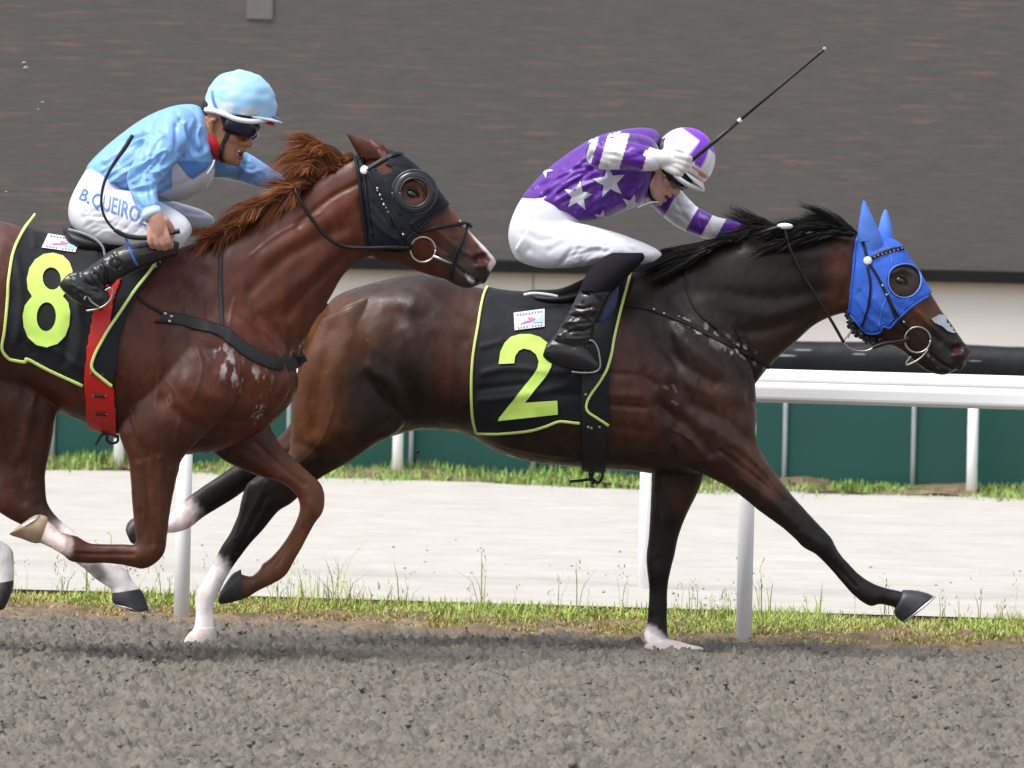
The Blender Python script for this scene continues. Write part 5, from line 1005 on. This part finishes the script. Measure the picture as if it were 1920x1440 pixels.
fold += folds(1, [(1000, 350), (1040, 385), (1080, 412)], [(1110, 285), (1150, 330), (1200, 360)], 16) + folds(2, [(1130, 262), (1130, 312)], [(1215, 280), (1215, 318)], 8, (3, 5), (2, 5)) + folds(3, [(1245, 360), (1260, 400)], [(1300, 380), (1300, 430)], 8, (3, 5), (2, 5), 'f') + folds(4, [(1100, 400), (1200, 370)], [(1130, 330), (1210, 340)], 8)
oj, Vj, Fj = garment('jacket', jk2, .0048, fold, Y2, m_silk, j2, col2, 4, [((14, 14, 14), .0016, 3)])
BJ2 = bvh(Vj, Fj); m_starw = mat('star_white', (.62, .64, .72), .45, .4, bump=[(30, .15, .006)])
for cx, cy, R_, ro in ((1084, 368, 26, .15), (1143, 341, 29, -.15), (1184, 384, 19, .3), (1128, 408, 14, .2), (1150, 250, 15, .2), (1022, 318, 15, .5), (1110, 262, 12, 0), (1232, 372, 10, .4)): patch('star', [star(cx, cy, R_ * 1.1, ro)], BJ2, m_starw, oj, .004, .002, 7)
tub('neck_cord', [(1196, 389), (1212, 382), (1224, 379), (1234, 379)], Y2 - np.array([.18, .17, .14, .10]), .003, m_label, oj)
br_ = lambda sg: loft([(1012, 395, 965, 470, sg * .08, .10), (1060, 412, 1005, 500, sg * .13, .10), (1112, 424, 1070, 502, sg * .19, .092), (1160, 438, 1125, 494, sg * .235, .08), (1205, 454, 1160, 487, sg * .27, .064), (1232, 468, 1198, 492, sg * .28, .05), (1242, 478, 1224, 492, sg * .28, .025)], Y2)
bpc = [loft([(1000, 350, 1088, 414, 0, .145), (975, 376, 1105, 436, 0, .17), (958, 412, 1110, 475, 0, .185), (953, 448, 1085, 500, 0, .175), (966, 484, 1040, 503, 0, .13), (985, 496, 1010, 502, 0, .06)], Y2), br_(-1), br_(1)]
bst = [([(1045, 500), (1070, 480), (1120, 470)], 4, -5, 'n'), ([(1060, 502), (1090, 488), (1140, 480)], 4, 4, 'n'), ([(1030, 470), (1060, 455), (1100, 450)], 6, -4, 'n'), ([(980, 440), (990, 470)], 8, -3, 'n'), ([(1150, 450), (1190, 470)], 5, -3, 'n'), ([(1070, 430), (1120, 445)], 6, 3, 'n')]
bst += folds(21, [(1040, 500), (1110, 490)], [(1080, 440), (1180, 470)], 12, (2.5, 5), (2, 5)) + folds(22, [(975, 400), (970, 470)], [(1060, 430), (1050, 490)], 8, (4, 8), (1.5, 3.5)) + folds(23, [(1100, 430), (1120, 480)], [(1200, 455), (1180, 480)], 8, (3, 5), (1.5, 4))
obr, Vbr, Fbr = garment('breeches', bpc, .005, bst, Y2, m_breech, j2, None, 4, [((22, 14, 22), .0018, 6)])
def boot(parent, Y0, st, foot, sg, strokes):
    m_ = lambda L: [(a, b, c, d, sg * abs(y), w) for a, b, c, d, y, w in L]
    return garment('boot', [loft(m_(st), Y0), loft(m_(foot), Y0)], .0045, strokes, Y0, m_boot, parent, None, 3, [((30, 14, 60), .0018, 8)], 4)
bt2 = [(1212, 474, 1150, 476, .30, .04), (1204, 488, 1122, 492, .325, .058), (1172, 522, 1096, 522, .345, .060), (1144, 552, 1083, 552, .355, .055), (1126, 588, 1065, 588, .36, .048), (1113, 618, 1045, 622, .36, .043), (1106, 645, 1024, 655, .36, .038)]
ft2 = [(1024, 645, 1017, 668, .36, .024), (1052, 630, 1030, 681, .36, .036), (1086, 640, 1064, 691, .36, .041), (1110, 660, 1098, 696, .36, .038), (1124, 680, 1120, 695, .36, .02)]
bs2 = folds(31, [(1062, 575), (1045, 640)], [(1125, 575), (1108, 635)], 14, (2.2, 3.6), (3, 7)) + folds(32, [(1095, 515), (1085, 550)], [(1160, 520), (1130, 560)], 5, (3, 5), (2, 4)) + [([(1060, 590), (1100, 600), (1115, 590)], 4, -6, 'n'), ([(1058, 600), (1095, 612), (1112, 606)], 4, 5, 'n'), ([(1050, 615), (1085, 622), (1105, 616)], 4, -6, 'n'), ([(1045, 628), (1080, 634), (1105, 628)], 4, 5, 'n'), ([(1070, 570), (1110, 582)], 4, 4, 'n'), ([(1040, 640), (1075, 650)], 4, -5, 'n'), ([(1090, 540), (1120, 560)], 5, -4, 'n'), ([(1085, 548), (1150, 548)], 2.5, -4, 'n')]
boot(j2, Y2, bt2, ft2, -1, bs2); boot(j2, Y2, bt2, ft2, 1, [])
m_dk = mat('dark_knit', (.010, .009, .013), .85, .15, bump=[(20, .4, .01)])
mesh('knee_sock', *loft([(1210, 474, 1146, 474, -.305, .05), (1206, 488, 1119, 491, -.325, .064), (1176, 520, 1096, 520, -.345, .066), (1150, 546, 1086, 546, -.355, .061)], Y2, 32), m_dk, j2)
# helmet
def hc2(q):
    C = np.tile(WH * 1.0, (len(q), 1)); ph = np.arctan2(q[:, 1], q[:, 0]); C[(q[:, 2] > .72)] = PU * 2.2
    C[(np.abs(ph + 1.25) < .30) & (q[:, 2] > .05)] = PU * 2.0; C[(np.abs(ph - 1.25) < .3) & (q[:, 2] > .05)] = PU * 2.0; C[(np.abs(ph) < .16) & (q[:, 2] > .2)] = PU * 1.6; C[np.abs(ph) > 2.9] = PU
    C[(q[:, 2] < -.02) & (q[:, 2] > -.14) & (q[:, 0] > .3)] = np.array([.55, .22, .10]); return C
fh, uh = frame2d((.80, .60), (.60, -.80))
HC, Vhm, Fhm = helmet(j2, (1284, 296), Y2, fh, uh, (.122, .108, .122), (-.45, -.25), hc2, None, 2, .3, btn=False)
m_pk = mat('peak_white', (.78, .77, .78), .4, .4)
peak(j2, HC, fh, uh, (.122, .108, .122), -.035, .026, .022, m_pk, 1.3)
tub('rim_band', [(1250, 305), (1260, 322), (1277, 338), (1298, 350), (1318, 356)], Y2 - np.array([.085, .10, .098, .07, .02]), .0105, m_pk, j2)
goggles(j2, at2, (.108, .092), .018, .027, 1.4)
Fk = Fb[(Vb[Fb[:, 0], 1] > Y2 - .2)]; BHm = bvh(np.concatenate([Vhm, Vb]), [list(f) for f in Fhm] + (Fk + len(Vhm)).tolist())
strap('goggle_strap', [(1256, 338), (1250, 325), (1246, 310), (1240, 285), (1246, 262)], .022, BHm, m_blkw, j2, off=.004, th=.004)
strap('chin_strap', [(1226, 322), (1216, 345), (1220, 366), (1230, 378)], .012, BHm, m_blkw, j2, off=.003)
disc('strap_button', 1246, 327, BHm, .011, mat('brass_button', (.5, .42, .14), .4, .5), j2, .016)
garment('glove', fist(W2, fF, gF, nF, 1.08, .0035) + [blob([W2 + np.array([-.055, -.0, 0.0]), W2 + np.array([.02, 0, -.004])], [.040, .034], 20)], .0036, [], Y2, m_glove, j2, None, 2, [((60, 60, 60), .0010, 3)], 1)
garment('glove', fist(P(1378, 424, Y2 + .12), (.9, -.3, -.2), (0, .2, 1), (.2, .5, .4), .95, .003), .004, [], Y2, mat('purple_glove', (.07, .02, .2), .6, .3), j2, None, 2, (), 1)
wp2 = empty('whip', P(1330, 272, Y2 - .45), 'long straight black whip raised in the white gloved hand', 'whip', 'riding whips')
hand2 = np.array(W2) + 1.08 * (np.array(fF) / np.linalg.norm(fF) * .075 + np.array(gF) / np.linalg.norm(gF) * 0 + np.array(nF) * -.026)
A_ = P(1290, 306, Y2 - .40); B_ = P(1387, 226, Y2 - .43); C_ = P(1546, 92, Y2 - .47)
mesh('handle', *tube([A_, (A_ + B_) / 2, B_ - (B_ - A_) * .02], [.0085, .0098, .0085], 12), m_whip, wp2)
mesh('collar', *tube([B_ - (B_ - A_) * .03, B_ + (B_ - A_) * .03], [.0095, .0095], 12), m_disc, wp2)
mesh('shaft', *tube([B_, (B_ + C_) / 2, C_ - (C_ - B_) * .06, C_], [.0065, .0065, .0075, .0075], 12), m_whip, wp2)
mesh('tip', *ell(C_, (.009, .009, .009), None, 10, 8), m_grey, wp2)
# ---------------------------------------------------------------- rider of number 8, sky blue
BL = np.array([.22, .44, .82])
j8 = empty('person', P(230, 420, Y8), 'jockey in sky blue silks and cap driving number 8, mouth open', 'jockey', 'jockeys')
f8_, u8_ = frame2d((.96, .27), (.27, -.96)); HC8 = P(421, 238, Y8)
hp, at8 = head_pieces(HC8, f8_, u8_, .30, 1.14)
W8 = P(291, 410, Y8 - .43); fG, gG, nG = (.22, 0, -1), (.95, 0, .16), (-.1, -1, 0)
legs8 = lambda sg: [limb([(180, 400, sg * .09), (265, 415, sg * .19), (325, 438, sg * .27)], Y8, [.07, .055, .03]), limb([(320, 456, sg * .30), (245, 483, sg * .345), (170, 525, sg * .355), (190, 558, sg * .36)], Y8, [.025, .03, .025, .018])]
bp = hp + fist(W8, fG, gG, nG, 1.12) + [limb([(385, 262, 0), (412, 258, 0)], Y8, [.06, .055]), limb([(200, 350, 0), (280, 300, 0), (370, 260, 0)], Y8, [.10, .11, .11]), limb([(325, 245, -.16), (262, 332, -.31), (290, 408, -.43)], Y8, [.045, .036, .027]), limb([(400, 296, .15), (448, 312, .24), (485, 330, .20), (500, 337, .17)], Y8, [.045, .036, .026, .02])] + legs8(-1) + legs8(1)
SK8 = np.array([.34, .165, .095])
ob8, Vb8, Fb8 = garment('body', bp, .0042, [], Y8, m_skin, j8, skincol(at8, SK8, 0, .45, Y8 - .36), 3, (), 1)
m_md = bpy.data.materials['mouth_dark']
mesh('mouth', *ell(at8(.088, -.008, -.073), (.012, .024, .012), [f8_, (0, 1, 0), u8_], 16, 10), m_md, j8)
mesh('teeth', *tube([at8(.082, -.026, -.067), at8(.092, -.012, -.0665), at8(.094, .004, -.0665)], .0045, 8, 4), m_teeth, j8)
mesh('teeth', *tube([at8(.082, -.024, -.079), at8(.089, -.010, -.080), at8(.091, .004, -.080)], .0035, 8, 4), m_teeth, j8)
jk8 = [loft([(160, 318, 232, 360, 0, .13), (170, 302, 250, 368, 0, .15), (212, 262, 300, 378, 0, .165), (268, 222, 352, 372, 0, .18), (318, 200, 388, 350, 0, .19), (358, 195, 402, 326, 0, .165), (378, 203, 402, 304, 0, .11), (388, 222, 398, 280, 0, .06)], Y8),
    limb([(332, 238, -.12), (300, 285, -.24), (266, 335, -.32)], Y8, [.085, .074, .062]), limb([(266, 335, -.32), (272, 370, -.38), (286, 402, -.42)], Y8, [.060, .050, .037]), limb([(395, 298, .13), (430, 305, .21), (452, 312, .25)], Y8, [.075, .068, .062]), limb([(452, 312, .25), (495, 332, .19), (520, 342, .13)], Y8, [.060, .047, .034])]
def col8(V):
    x, y = PIX(V); C = np.tile(BL, (len(V), 1)); return C
fold8 = [([(180, 310), (230, 280), (290, 250)], 5, 5, 'n'), ([(190, 325), (240, 300), (265, 270)], 5, -5, 'n'), ([(205, 340), (235, 320)], 5, 5, 'n'), ([(215, 265), (260, 260)], 5, -4, 'n'), ([(270, 300), (300, 310), (320, 300)], 4, -6, 'n'), ([(262, 315), (290, 322), (312, 312)], 4, 5, 'n'), ([(248, 345), (270, 338), (292, 345)], 3.5, -6, 'n'), ([(245, 355), (268, 350), (290, 358)], 4, 5, 'n'), ([(268, 390), (298, 385)], 3.5, -5, 'n'), ([(300, 240), (330, 270), (345, 310)], 6, -6, 'n'), ([(330, 230), (360, 270), (380, 300)], 5, -4, 'n'), ([(340, 300), (380, 290), (400, 270)], 5, 4, 'n'), ([(310, 355), (350, 340), (390, 320)], 5, -4, 'n'), ([(280, 215), (290, 260)], 6, -5, 'n'), ([(330, 210), (350, 240)], 5, -4, 'n'), ([(440, 295), (450, 345)], 4, -4, 'b'), ([(470, 300), (478, 345)], 4, 4, 'b'), ([(365, 205), (380, 260)], 4, -4, 'n')]
fold8 += folds(11, [(170, 310), (200, 345), (240, 360)], [(280, 230), (330, 270), (340, 330)], 18) + folds(12, [(300, 250), (330, 270)], [(245, 330), (290, 345)], 10, (3, 5), (3, 6)) + folds(13, [(245, 350), (290, 350)], [(270, 400), (298, 398)], 6, (3, 4), (2, 5)) + folds(14, [(330, 215), (390, 230)], [(330, 300), (400, 310)], 10) + folds(15, [(420, 290), (420, 330)], [(500, 320), (500, 345)], 8, (3, 5), (2, 5), 'f')
oj8, Vj8, Fj8 = garment('jacket', jk8, .0048, fold8, Y8, m_silk, j8, col8, 4, [((14, 14, 14), .0016, 13)])
BJ8 = bvh(Vj8, Fj8); m_wpan = mat('white_panel', (.62, .64, .72), .45, .4, bump=[(30, .15, .006)]); m_royal = mat('royal_blue', (.10, .25, .66), .45, .4, bump=[(30, .15, .006)])
patch('white_panel', [[(322, 312), (331, 304), (352, 330), (362, 336), (385, 318), (396, 305), (402, 320), (395, 345), (372, 362), (330, 378), (296, 364), (322, 352)]], BJ8, m_wpan, oj8, .004, .002, 7)
patch('blue_panel', [[(334, 303), (395, 304), (384, 316), (362, 333), (352, 328)]], BJ8, m_royal, oj8, .004, .002, 7)
tub('zip', [(402, 300), (398, 312), (388, 326)], Y8 - np.array([.145, .15, .155]), .004, m_label, oj8)
mesh('cuff', *tube([P(283, 396, Y8 - .415), P(288, 409, Y8 - .43)], [.040, .037], 20), mat('pale_cuff', (.5, .72, .86), .5, .3), oj8)
mesh('collar', *loft([(378, 232, 408, 302, 0, .112), (392, 240, 416, 296, 0, .106), (402, 250, 420, 288, 0, .092)], Y8, 32), mat('red_scarf', (.55, .015, .03), .6, .3), oj8)
br8n = loft([(190, 345, 150, 440, -.08, .10), (240, 357, 190, 455, -.14, .10), (285, 371, 240, 462, -.2, .092), (322, 388, 275, 468, -.25, .08), (346, 405, 303, 470, -.28, .066), (358, 422, 325, 470, -.29, .048), (360, 435, 340, 465, -.29, .02)], Y8)
br8f = loft([(215, 360, 160, 440, .08, .10), (280, 368, 220, 455, .16, .095), (330, 378, 288, 455, .22, .08), (370, 391, 338, 450, .25, .066), (396, 404, 372, 440, .26, .045), (404, 414, 392, 430, .26, .02)], Y8)
bpc = [loft([(166, 310, 240, 357, 0, .145), (146, 344, 258, 380, 0, .17), (130, 382, 255, 436, 0, .185), (130, 412, 225, 456, 0, .17), (146, 438, 200, 456, 0, .12), (160, 448, 185, 454, 0, .06)], Y8), br8n, br8f]
bst8 = [([(155, 410), (180, 395)], 3, -3, 'n'), ([(160, 425), (195, 405)], 3, -3, 'n'), ([(215, 425), (235, 400)], 3, -3, 'n'), ([(235, 430), (255, 405)], 3, -3, 'n'), ([(255, 435), (275, 410)], 3, -3, 'n'), ([(320, 400), (340, 430)], 4, -3, 'n'), ([(200, 440), (260, 455)], 6, -3, 'n')]
bst8 += folds(24, [(150, 400), (180, 445)], [(210, 390), (250, 440)], 12, (2.5, 5), (2, 4)) + folds(25, [(240, 380), (250, 450)], [(330, 400), (310, 460)], 10, (3, 5), (2, 4)) + folds(26, [(330, 385), (320, 440)], [(390, 405), (370, 440)], 6, (3, 5), (2, 4), 'f')
obr8, Vbr8, Fbr8 = garment('breeches', bpc, .005, bst8, Y8, m_breech, j8, None, 4, [((22, 14, 22), .0018, 16)])
BB8 = bvh(Vbr8, Fbr8); m_txt = mat('blue_lettering', (.10, .21, .50), .5, .3)
bas = cat_rom([(146, 372), (175, 386), (200, 396), (225, 404), (250, 414), (272, 424)], 12); upv = cat_rom([(10, -19), (7, -24), (4, -29), (4, -30), (5, -28), (8, -24)], 12)
def tfn(u, v):
    k = min(max(u, 0), 1) * (len(bas) - 1); i = min(int(k), len(bas) - 2); t = k - i; b = bas[i] * (1 - t) + bas[i + 1] * t; q = upv[i] * (1 - t) + upv[i + 1] * t; return b[0] + q[0] * v, b[1] + q[1] * v
text_patch('lettering', 'B.QUEIROZ', BB8, m_txt, obr8, tfn)
bt8 = [(340, 440, 332, 480, .30, .035), (305, 450, 308, 487, .325, .052), (258, 454, 264, 505, .345, .058), (216, 467, 228, 522, .355, .053), (186, 486, 203, 533, .36, .048), (164, 503, 184, 545, .36, .042), (140, 512, 150, 550, .36, .034)]
ft8 = [(128, 512, 110, 534, .36, .024), (150, 508, 120, 548, .36, .035), (178, 518, 146, 570, .36, .040), (198, 538, 172, 581, .36, .037), (207, 557, 190, 583, .36, .02)]
bs8 = folds(33, [(215, 470), (165, 505)], [(225, 520), (190, 545)], 14, (2.2, 3.6), (3, 7)) + folds(34, [(130, 515), (125, 540)], [(185, 540), (180, 570)], 6, (2.5, 4), (2, 5)) + [([(185, 490), (195, 510), (200, 530)], 4, -6, 'n'), ([(195, 485), (208, 505), (214, 525)], 4, 5, 'n'), ([(175, 498), (182, 520)], 4, 5, 'n'), ([(215, 475), (225, 500)], 4, -5, 'n'), ([(150, 515), (170, 540), (185, 550)], 4, -5, 'n'), ([(140, 525), (165, 555)], 4, 4, 'n')]
_, Vbt, Fbt = boot(j8, Y8, bt8, ft8, -1, bs8); boot(j8, Y8, bt8, ft8, 1, [])
BBt = bvh(Vbt, Fbt); strap('garter', [(236, 448), (244, 470), (252, 488), (257, 496)], .010, BBt, mat('blue_garter', (.05, .12, .45), .5, .3), j8, off=.003, th=.004)
def hc8(q):
    C = np.tile(np.array([.34, .60, .88]), (len(q), 1)); ph = np.arctan2(q[:, 1], q[:, 0])
    C[(q[:, 2] < .0) & (q[:, 0] < -.1)] = np.array([.62, .72, .82]); return C
fh, uh = frame2d((.985, .17), (.17, -.985))
HC, Vhm, Fhm = helmet(j8, (451, 196), Y8, fh, uh, (.138, .116, .132), (-.42, -.22), hc8, None, 5, 1.5, btn=False)
mesh('bow_knot', *ell(P(452, 137, Y8), (.028, .02, .014), [fh, (0, 1, 0), uh], 14, 10), m_silk, j8)
setcol(bpy.data.objects['bow_knot'].data, np.array([.45, .72, .9]))
m_pk8 = mat('peak_pale', (.70, .76, .82), .4, .4); m_pkr = mat('peak_red', (.55, .03, .05), .5, .3)
peak(j8, HC, fh, uh, (.138, .116, .132), -.028, .040, .012, m_pk8); peak(j8, HC, fh, uh, (.138, .116, .132), -.044, .014, .014, m_pkr, .75, .006, 'peak_lining', .99)
peak(j8, HC, fh, uh, (.138, .116, .132), -.018, .034, .012, m_royal, .42, .004, 'peak_stripe', 1.0)
goggles(j8, at8, (.108, .092), .016, .027, 1.35)
BHm = bvh(np.concatenate([Vhm, Vb8]), [list(f) for f in Fhm] + (Fb8 + len(Vhm)).tolist())
patch('cap_patch', [[(446, 205), (470, 200), (490, 206), (476, 214), (452, 214)]], BHm, m_wpan, j8, .014, .002, 6)
strap('goggle_strap', [(400, 172), (402, 188), (408, 204), (420, 218), (434, 230)], .014, BHm, m_royal, j8, off=.004, th=.004)
strap('chin_strap', [(420, 215), (424, 235), (428, 250), (418, 270), (413, 290), (420, 302)], [.028, .022, .016, .016, .014], BHm, m_blkw, j8, off=.004, th=.006)
tub('rim_band', [(386, 206), (402, 208), (420, 214), (445, 224), (475, 228), (500, 224)], Y8 - np.array([.05, .09, .115, .125, .11, .06]), .011, m_label, j8)
garment('glove', fist(P(508, 342, Y8 + .15), (.9, -.3, -.3), (0, .2, 1), (.2, .5, .4), .95, .003), .004, [], Y8, mat('navy_glove', (.02, .03, .09), .6, .3), j8, None, 2, (), 1)
wp8 = empty('whip', P(300, 440, Y8 - .36), 'curved black whip held low in a bare hand beside the lettered breeches', 'whip', 'riding whips')
tub('handle', [(337, 433), (318, 437), (290, 444), (262, 446), (236, 442), (214, 431)], Y8 - np.array([.395, .395, .395, .40, .405, .41]), [.010, .010, .010, .010, .0095, .008], m_whip, wp8)
tub('shaft', [(216, 432), (203, 418), (193, 398), (190, 372), (197, 338), (214, 306), (235, 276), (249, 253)], Y8 - .41, [.006, .0055, .0055, .0055, .006, .0075, .009, .008], m_whip, wp8)
# ================================================================ manes, tails
m_mane8 = mat('chestnut_hair', attr=True, rough=.5, spec=.25); 
def hair(name, parent, guides, n, Y0, col, seed, jit=8, wid=.0022, yj=.02, seg=8, clump=40, frizz=1.0):
    """guides: list of (path px, y); strands are blended between neighbouring guides and gathered in locks"""
    r = np.random.default_rng(seed); Gs = [cat_rom(np.array([(a, b) for a, b in g[0]], float), 6) for g in guides]
    Gs = [np.stack([np.interp(np.linspace(0, 1, seg), np.linspace(0, 1, len(g)), g[:, k]) for k in (0, 1)], -1) for g in Gs]; ys = [g[1] for g in guides]
    t = np.linspace(0, 1, seg); GA = np.array(Gs); ya = np.array(ys, float); c_u = r.uniform(0, len(Gs) - 1.001, clump); c_off = r.normal(size=(clump, 2)) * jit * 1.6; c_y = r.normal(size=clump) * yj; c_l = r.uniform(.7, 1.12, clump); c_t = r.uniform(.6, 1.45, clump); c_w = r.normal(size=(clump, 2)); c_p = r.uniform(0, 6.28, clump)
    q = r.integers(clump, size=n); u = np.clip(c_u[q] + r.normal(size=n) * .07, 0, len(Gs) - 1.001); k = u.astype(int); f = (u - k)[:, None, None]
    g = GA[k] * (1 - f) + GA[k + 1] * f; y = ya[k] * (1 - f[:, 0, 0]) + ya[k + 1] * f[:, 0, 0]
    g = g[:, :1] + (g - g[:, :1]) * (c_l[q] * r.uniform(.6, 1.08, n))[:, None, None]; tp = (t ** 1.5)[None, :, None]
    wave = np.sin(t[None] * 6 + c_p[q][:, None] + r.normal(size=(n, 1)) * .5)[:, :, None]
    g = g + tp * (c_off[q] + r.normal(size=(n, 2)) * jit * .6 * frizz)[:, None] + r.normal(size=(n, 1, 2)) * 2.0 + wave * tp * (c_w[q] * jit * .45 + r.normal(size=(n, 2)) * jit * .2)[:, None]
    yy = Y0 + y[:, None] + r.normal(size=(n, 1)) * .010 + t[None] * (c_y[q] + r.normal(size=n) * yj * .6)[:, None]
    Q = P(g[..., 0], g[..., 1], yy); T = np.gradient(Q, axis=1); T /= np.linalg.norm(T, axis=2)[..., None] + 1e-9
    a = r.uniform(0, 3.14, n); up = np.stack([0 * a, np.cos(a), np.sin(a)], -1)[:, None]; Sd = np.cross(T, np.broadcast_to(up, T.shape)); Sd /= np.linalg.norm(Sd, axis=2)[..., None] + 1e-9
    w = (wid * r.uniform(.6, 1.4, (n, 1)) * (1 - .85 * t ** 2)[None])[..., None]; V = np.concatenate([Q - Sd * w, Q + Sd * w], 1)
    b = (np.arange(n) * 2 * seg)[:, None, None]; j = np.arange(seg - 1)[None, :, None]; Fs = (b + j + np.array([0, 1, seg + 1, seg])[None, None]).reshape(-1, 4)
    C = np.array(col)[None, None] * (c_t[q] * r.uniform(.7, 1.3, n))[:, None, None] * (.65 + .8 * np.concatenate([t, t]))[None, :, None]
    return mesh(name, V.reshape(-1, 3), Fs, m_mane8, parent, True, C.reshape(-1, 3))
OR = (.20, .066, .022)
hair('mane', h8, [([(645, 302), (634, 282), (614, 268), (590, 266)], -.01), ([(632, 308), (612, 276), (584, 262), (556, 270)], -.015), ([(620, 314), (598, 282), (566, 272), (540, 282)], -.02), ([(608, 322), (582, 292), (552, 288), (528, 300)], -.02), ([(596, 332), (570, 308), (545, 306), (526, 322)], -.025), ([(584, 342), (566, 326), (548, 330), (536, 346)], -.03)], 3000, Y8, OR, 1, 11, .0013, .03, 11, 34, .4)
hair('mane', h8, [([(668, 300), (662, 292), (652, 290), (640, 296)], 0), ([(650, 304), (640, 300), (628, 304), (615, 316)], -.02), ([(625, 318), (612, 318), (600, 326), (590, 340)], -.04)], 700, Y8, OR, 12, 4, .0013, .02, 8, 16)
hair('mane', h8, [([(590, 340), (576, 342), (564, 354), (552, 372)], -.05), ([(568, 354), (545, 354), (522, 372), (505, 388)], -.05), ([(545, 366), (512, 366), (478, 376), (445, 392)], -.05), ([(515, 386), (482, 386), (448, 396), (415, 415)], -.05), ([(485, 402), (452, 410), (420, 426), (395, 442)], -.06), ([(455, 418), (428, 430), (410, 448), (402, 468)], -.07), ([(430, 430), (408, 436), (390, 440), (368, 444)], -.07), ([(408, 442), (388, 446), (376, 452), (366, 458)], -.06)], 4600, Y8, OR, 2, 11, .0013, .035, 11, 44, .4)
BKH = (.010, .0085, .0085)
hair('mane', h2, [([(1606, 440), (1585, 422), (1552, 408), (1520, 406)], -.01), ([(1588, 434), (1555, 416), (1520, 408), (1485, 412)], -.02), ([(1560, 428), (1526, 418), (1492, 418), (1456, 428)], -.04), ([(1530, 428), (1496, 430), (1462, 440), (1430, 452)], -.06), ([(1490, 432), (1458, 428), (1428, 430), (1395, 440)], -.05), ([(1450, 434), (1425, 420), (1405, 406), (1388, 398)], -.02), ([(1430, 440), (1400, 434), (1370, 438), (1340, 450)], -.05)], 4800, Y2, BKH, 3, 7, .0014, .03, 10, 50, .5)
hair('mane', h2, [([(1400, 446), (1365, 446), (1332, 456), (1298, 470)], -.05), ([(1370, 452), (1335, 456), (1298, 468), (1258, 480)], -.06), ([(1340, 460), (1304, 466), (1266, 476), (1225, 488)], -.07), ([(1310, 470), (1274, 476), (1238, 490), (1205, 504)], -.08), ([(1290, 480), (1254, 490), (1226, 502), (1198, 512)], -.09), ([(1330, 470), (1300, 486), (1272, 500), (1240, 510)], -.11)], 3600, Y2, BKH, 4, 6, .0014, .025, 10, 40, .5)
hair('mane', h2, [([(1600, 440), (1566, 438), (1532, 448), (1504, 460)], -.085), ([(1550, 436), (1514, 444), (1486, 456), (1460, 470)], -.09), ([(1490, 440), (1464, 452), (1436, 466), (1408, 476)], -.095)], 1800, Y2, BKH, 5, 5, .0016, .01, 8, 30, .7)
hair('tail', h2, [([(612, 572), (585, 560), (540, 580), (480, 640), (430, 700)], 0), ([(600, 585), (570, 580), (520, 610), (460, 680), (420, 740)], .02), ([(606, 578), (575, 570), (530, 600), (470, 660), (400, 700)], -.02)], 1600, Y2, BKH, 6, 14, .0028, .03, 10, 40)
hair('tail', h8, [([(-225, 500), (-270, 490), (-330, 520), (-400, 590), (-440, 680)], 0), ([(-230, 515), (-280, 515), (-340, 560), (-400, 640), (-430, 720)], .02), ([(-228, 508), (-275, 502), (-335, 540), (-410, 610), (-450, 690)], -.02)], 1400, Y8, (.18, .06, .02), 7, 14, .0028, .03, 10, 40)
# clods kicked up by the hooves
m_clod = mat('flying_clod', (.30, .27, .23), .9, .2); r = np.random.default_rng(8)
for i, (px, py, s_) in enumerate(((45, 118, .009), (49, 128, .012), (80, 192, .007), (72, 205, .006), (12, 360, .006), (782, 847, .010))):
    V, Fs = ell(P(px, py, 28.4 + .2 * i), (s_, s_ * .8, s_ * .7), None, 9, 7); V = V + r.normal(size=V.shape) * s_ * .12
    o = mesh('dirt_clod', V, Fs, m_clod if i < 5 else m_blkw)
    tag(o, ['upper speck of flying dirt high at the left edge', 'larger lower speck of flying dirt high at the left edge', 'speck of flying dirt above the left jockey\'s back', 'lower tiny speck of flying dirt left of the blue jockey', 'tiny speck of dirt flying behind the left jockey\'s hips', 'dark clod flying under the belly of number 2'][i], 'dirt clod', 'clods of dirt in the air')
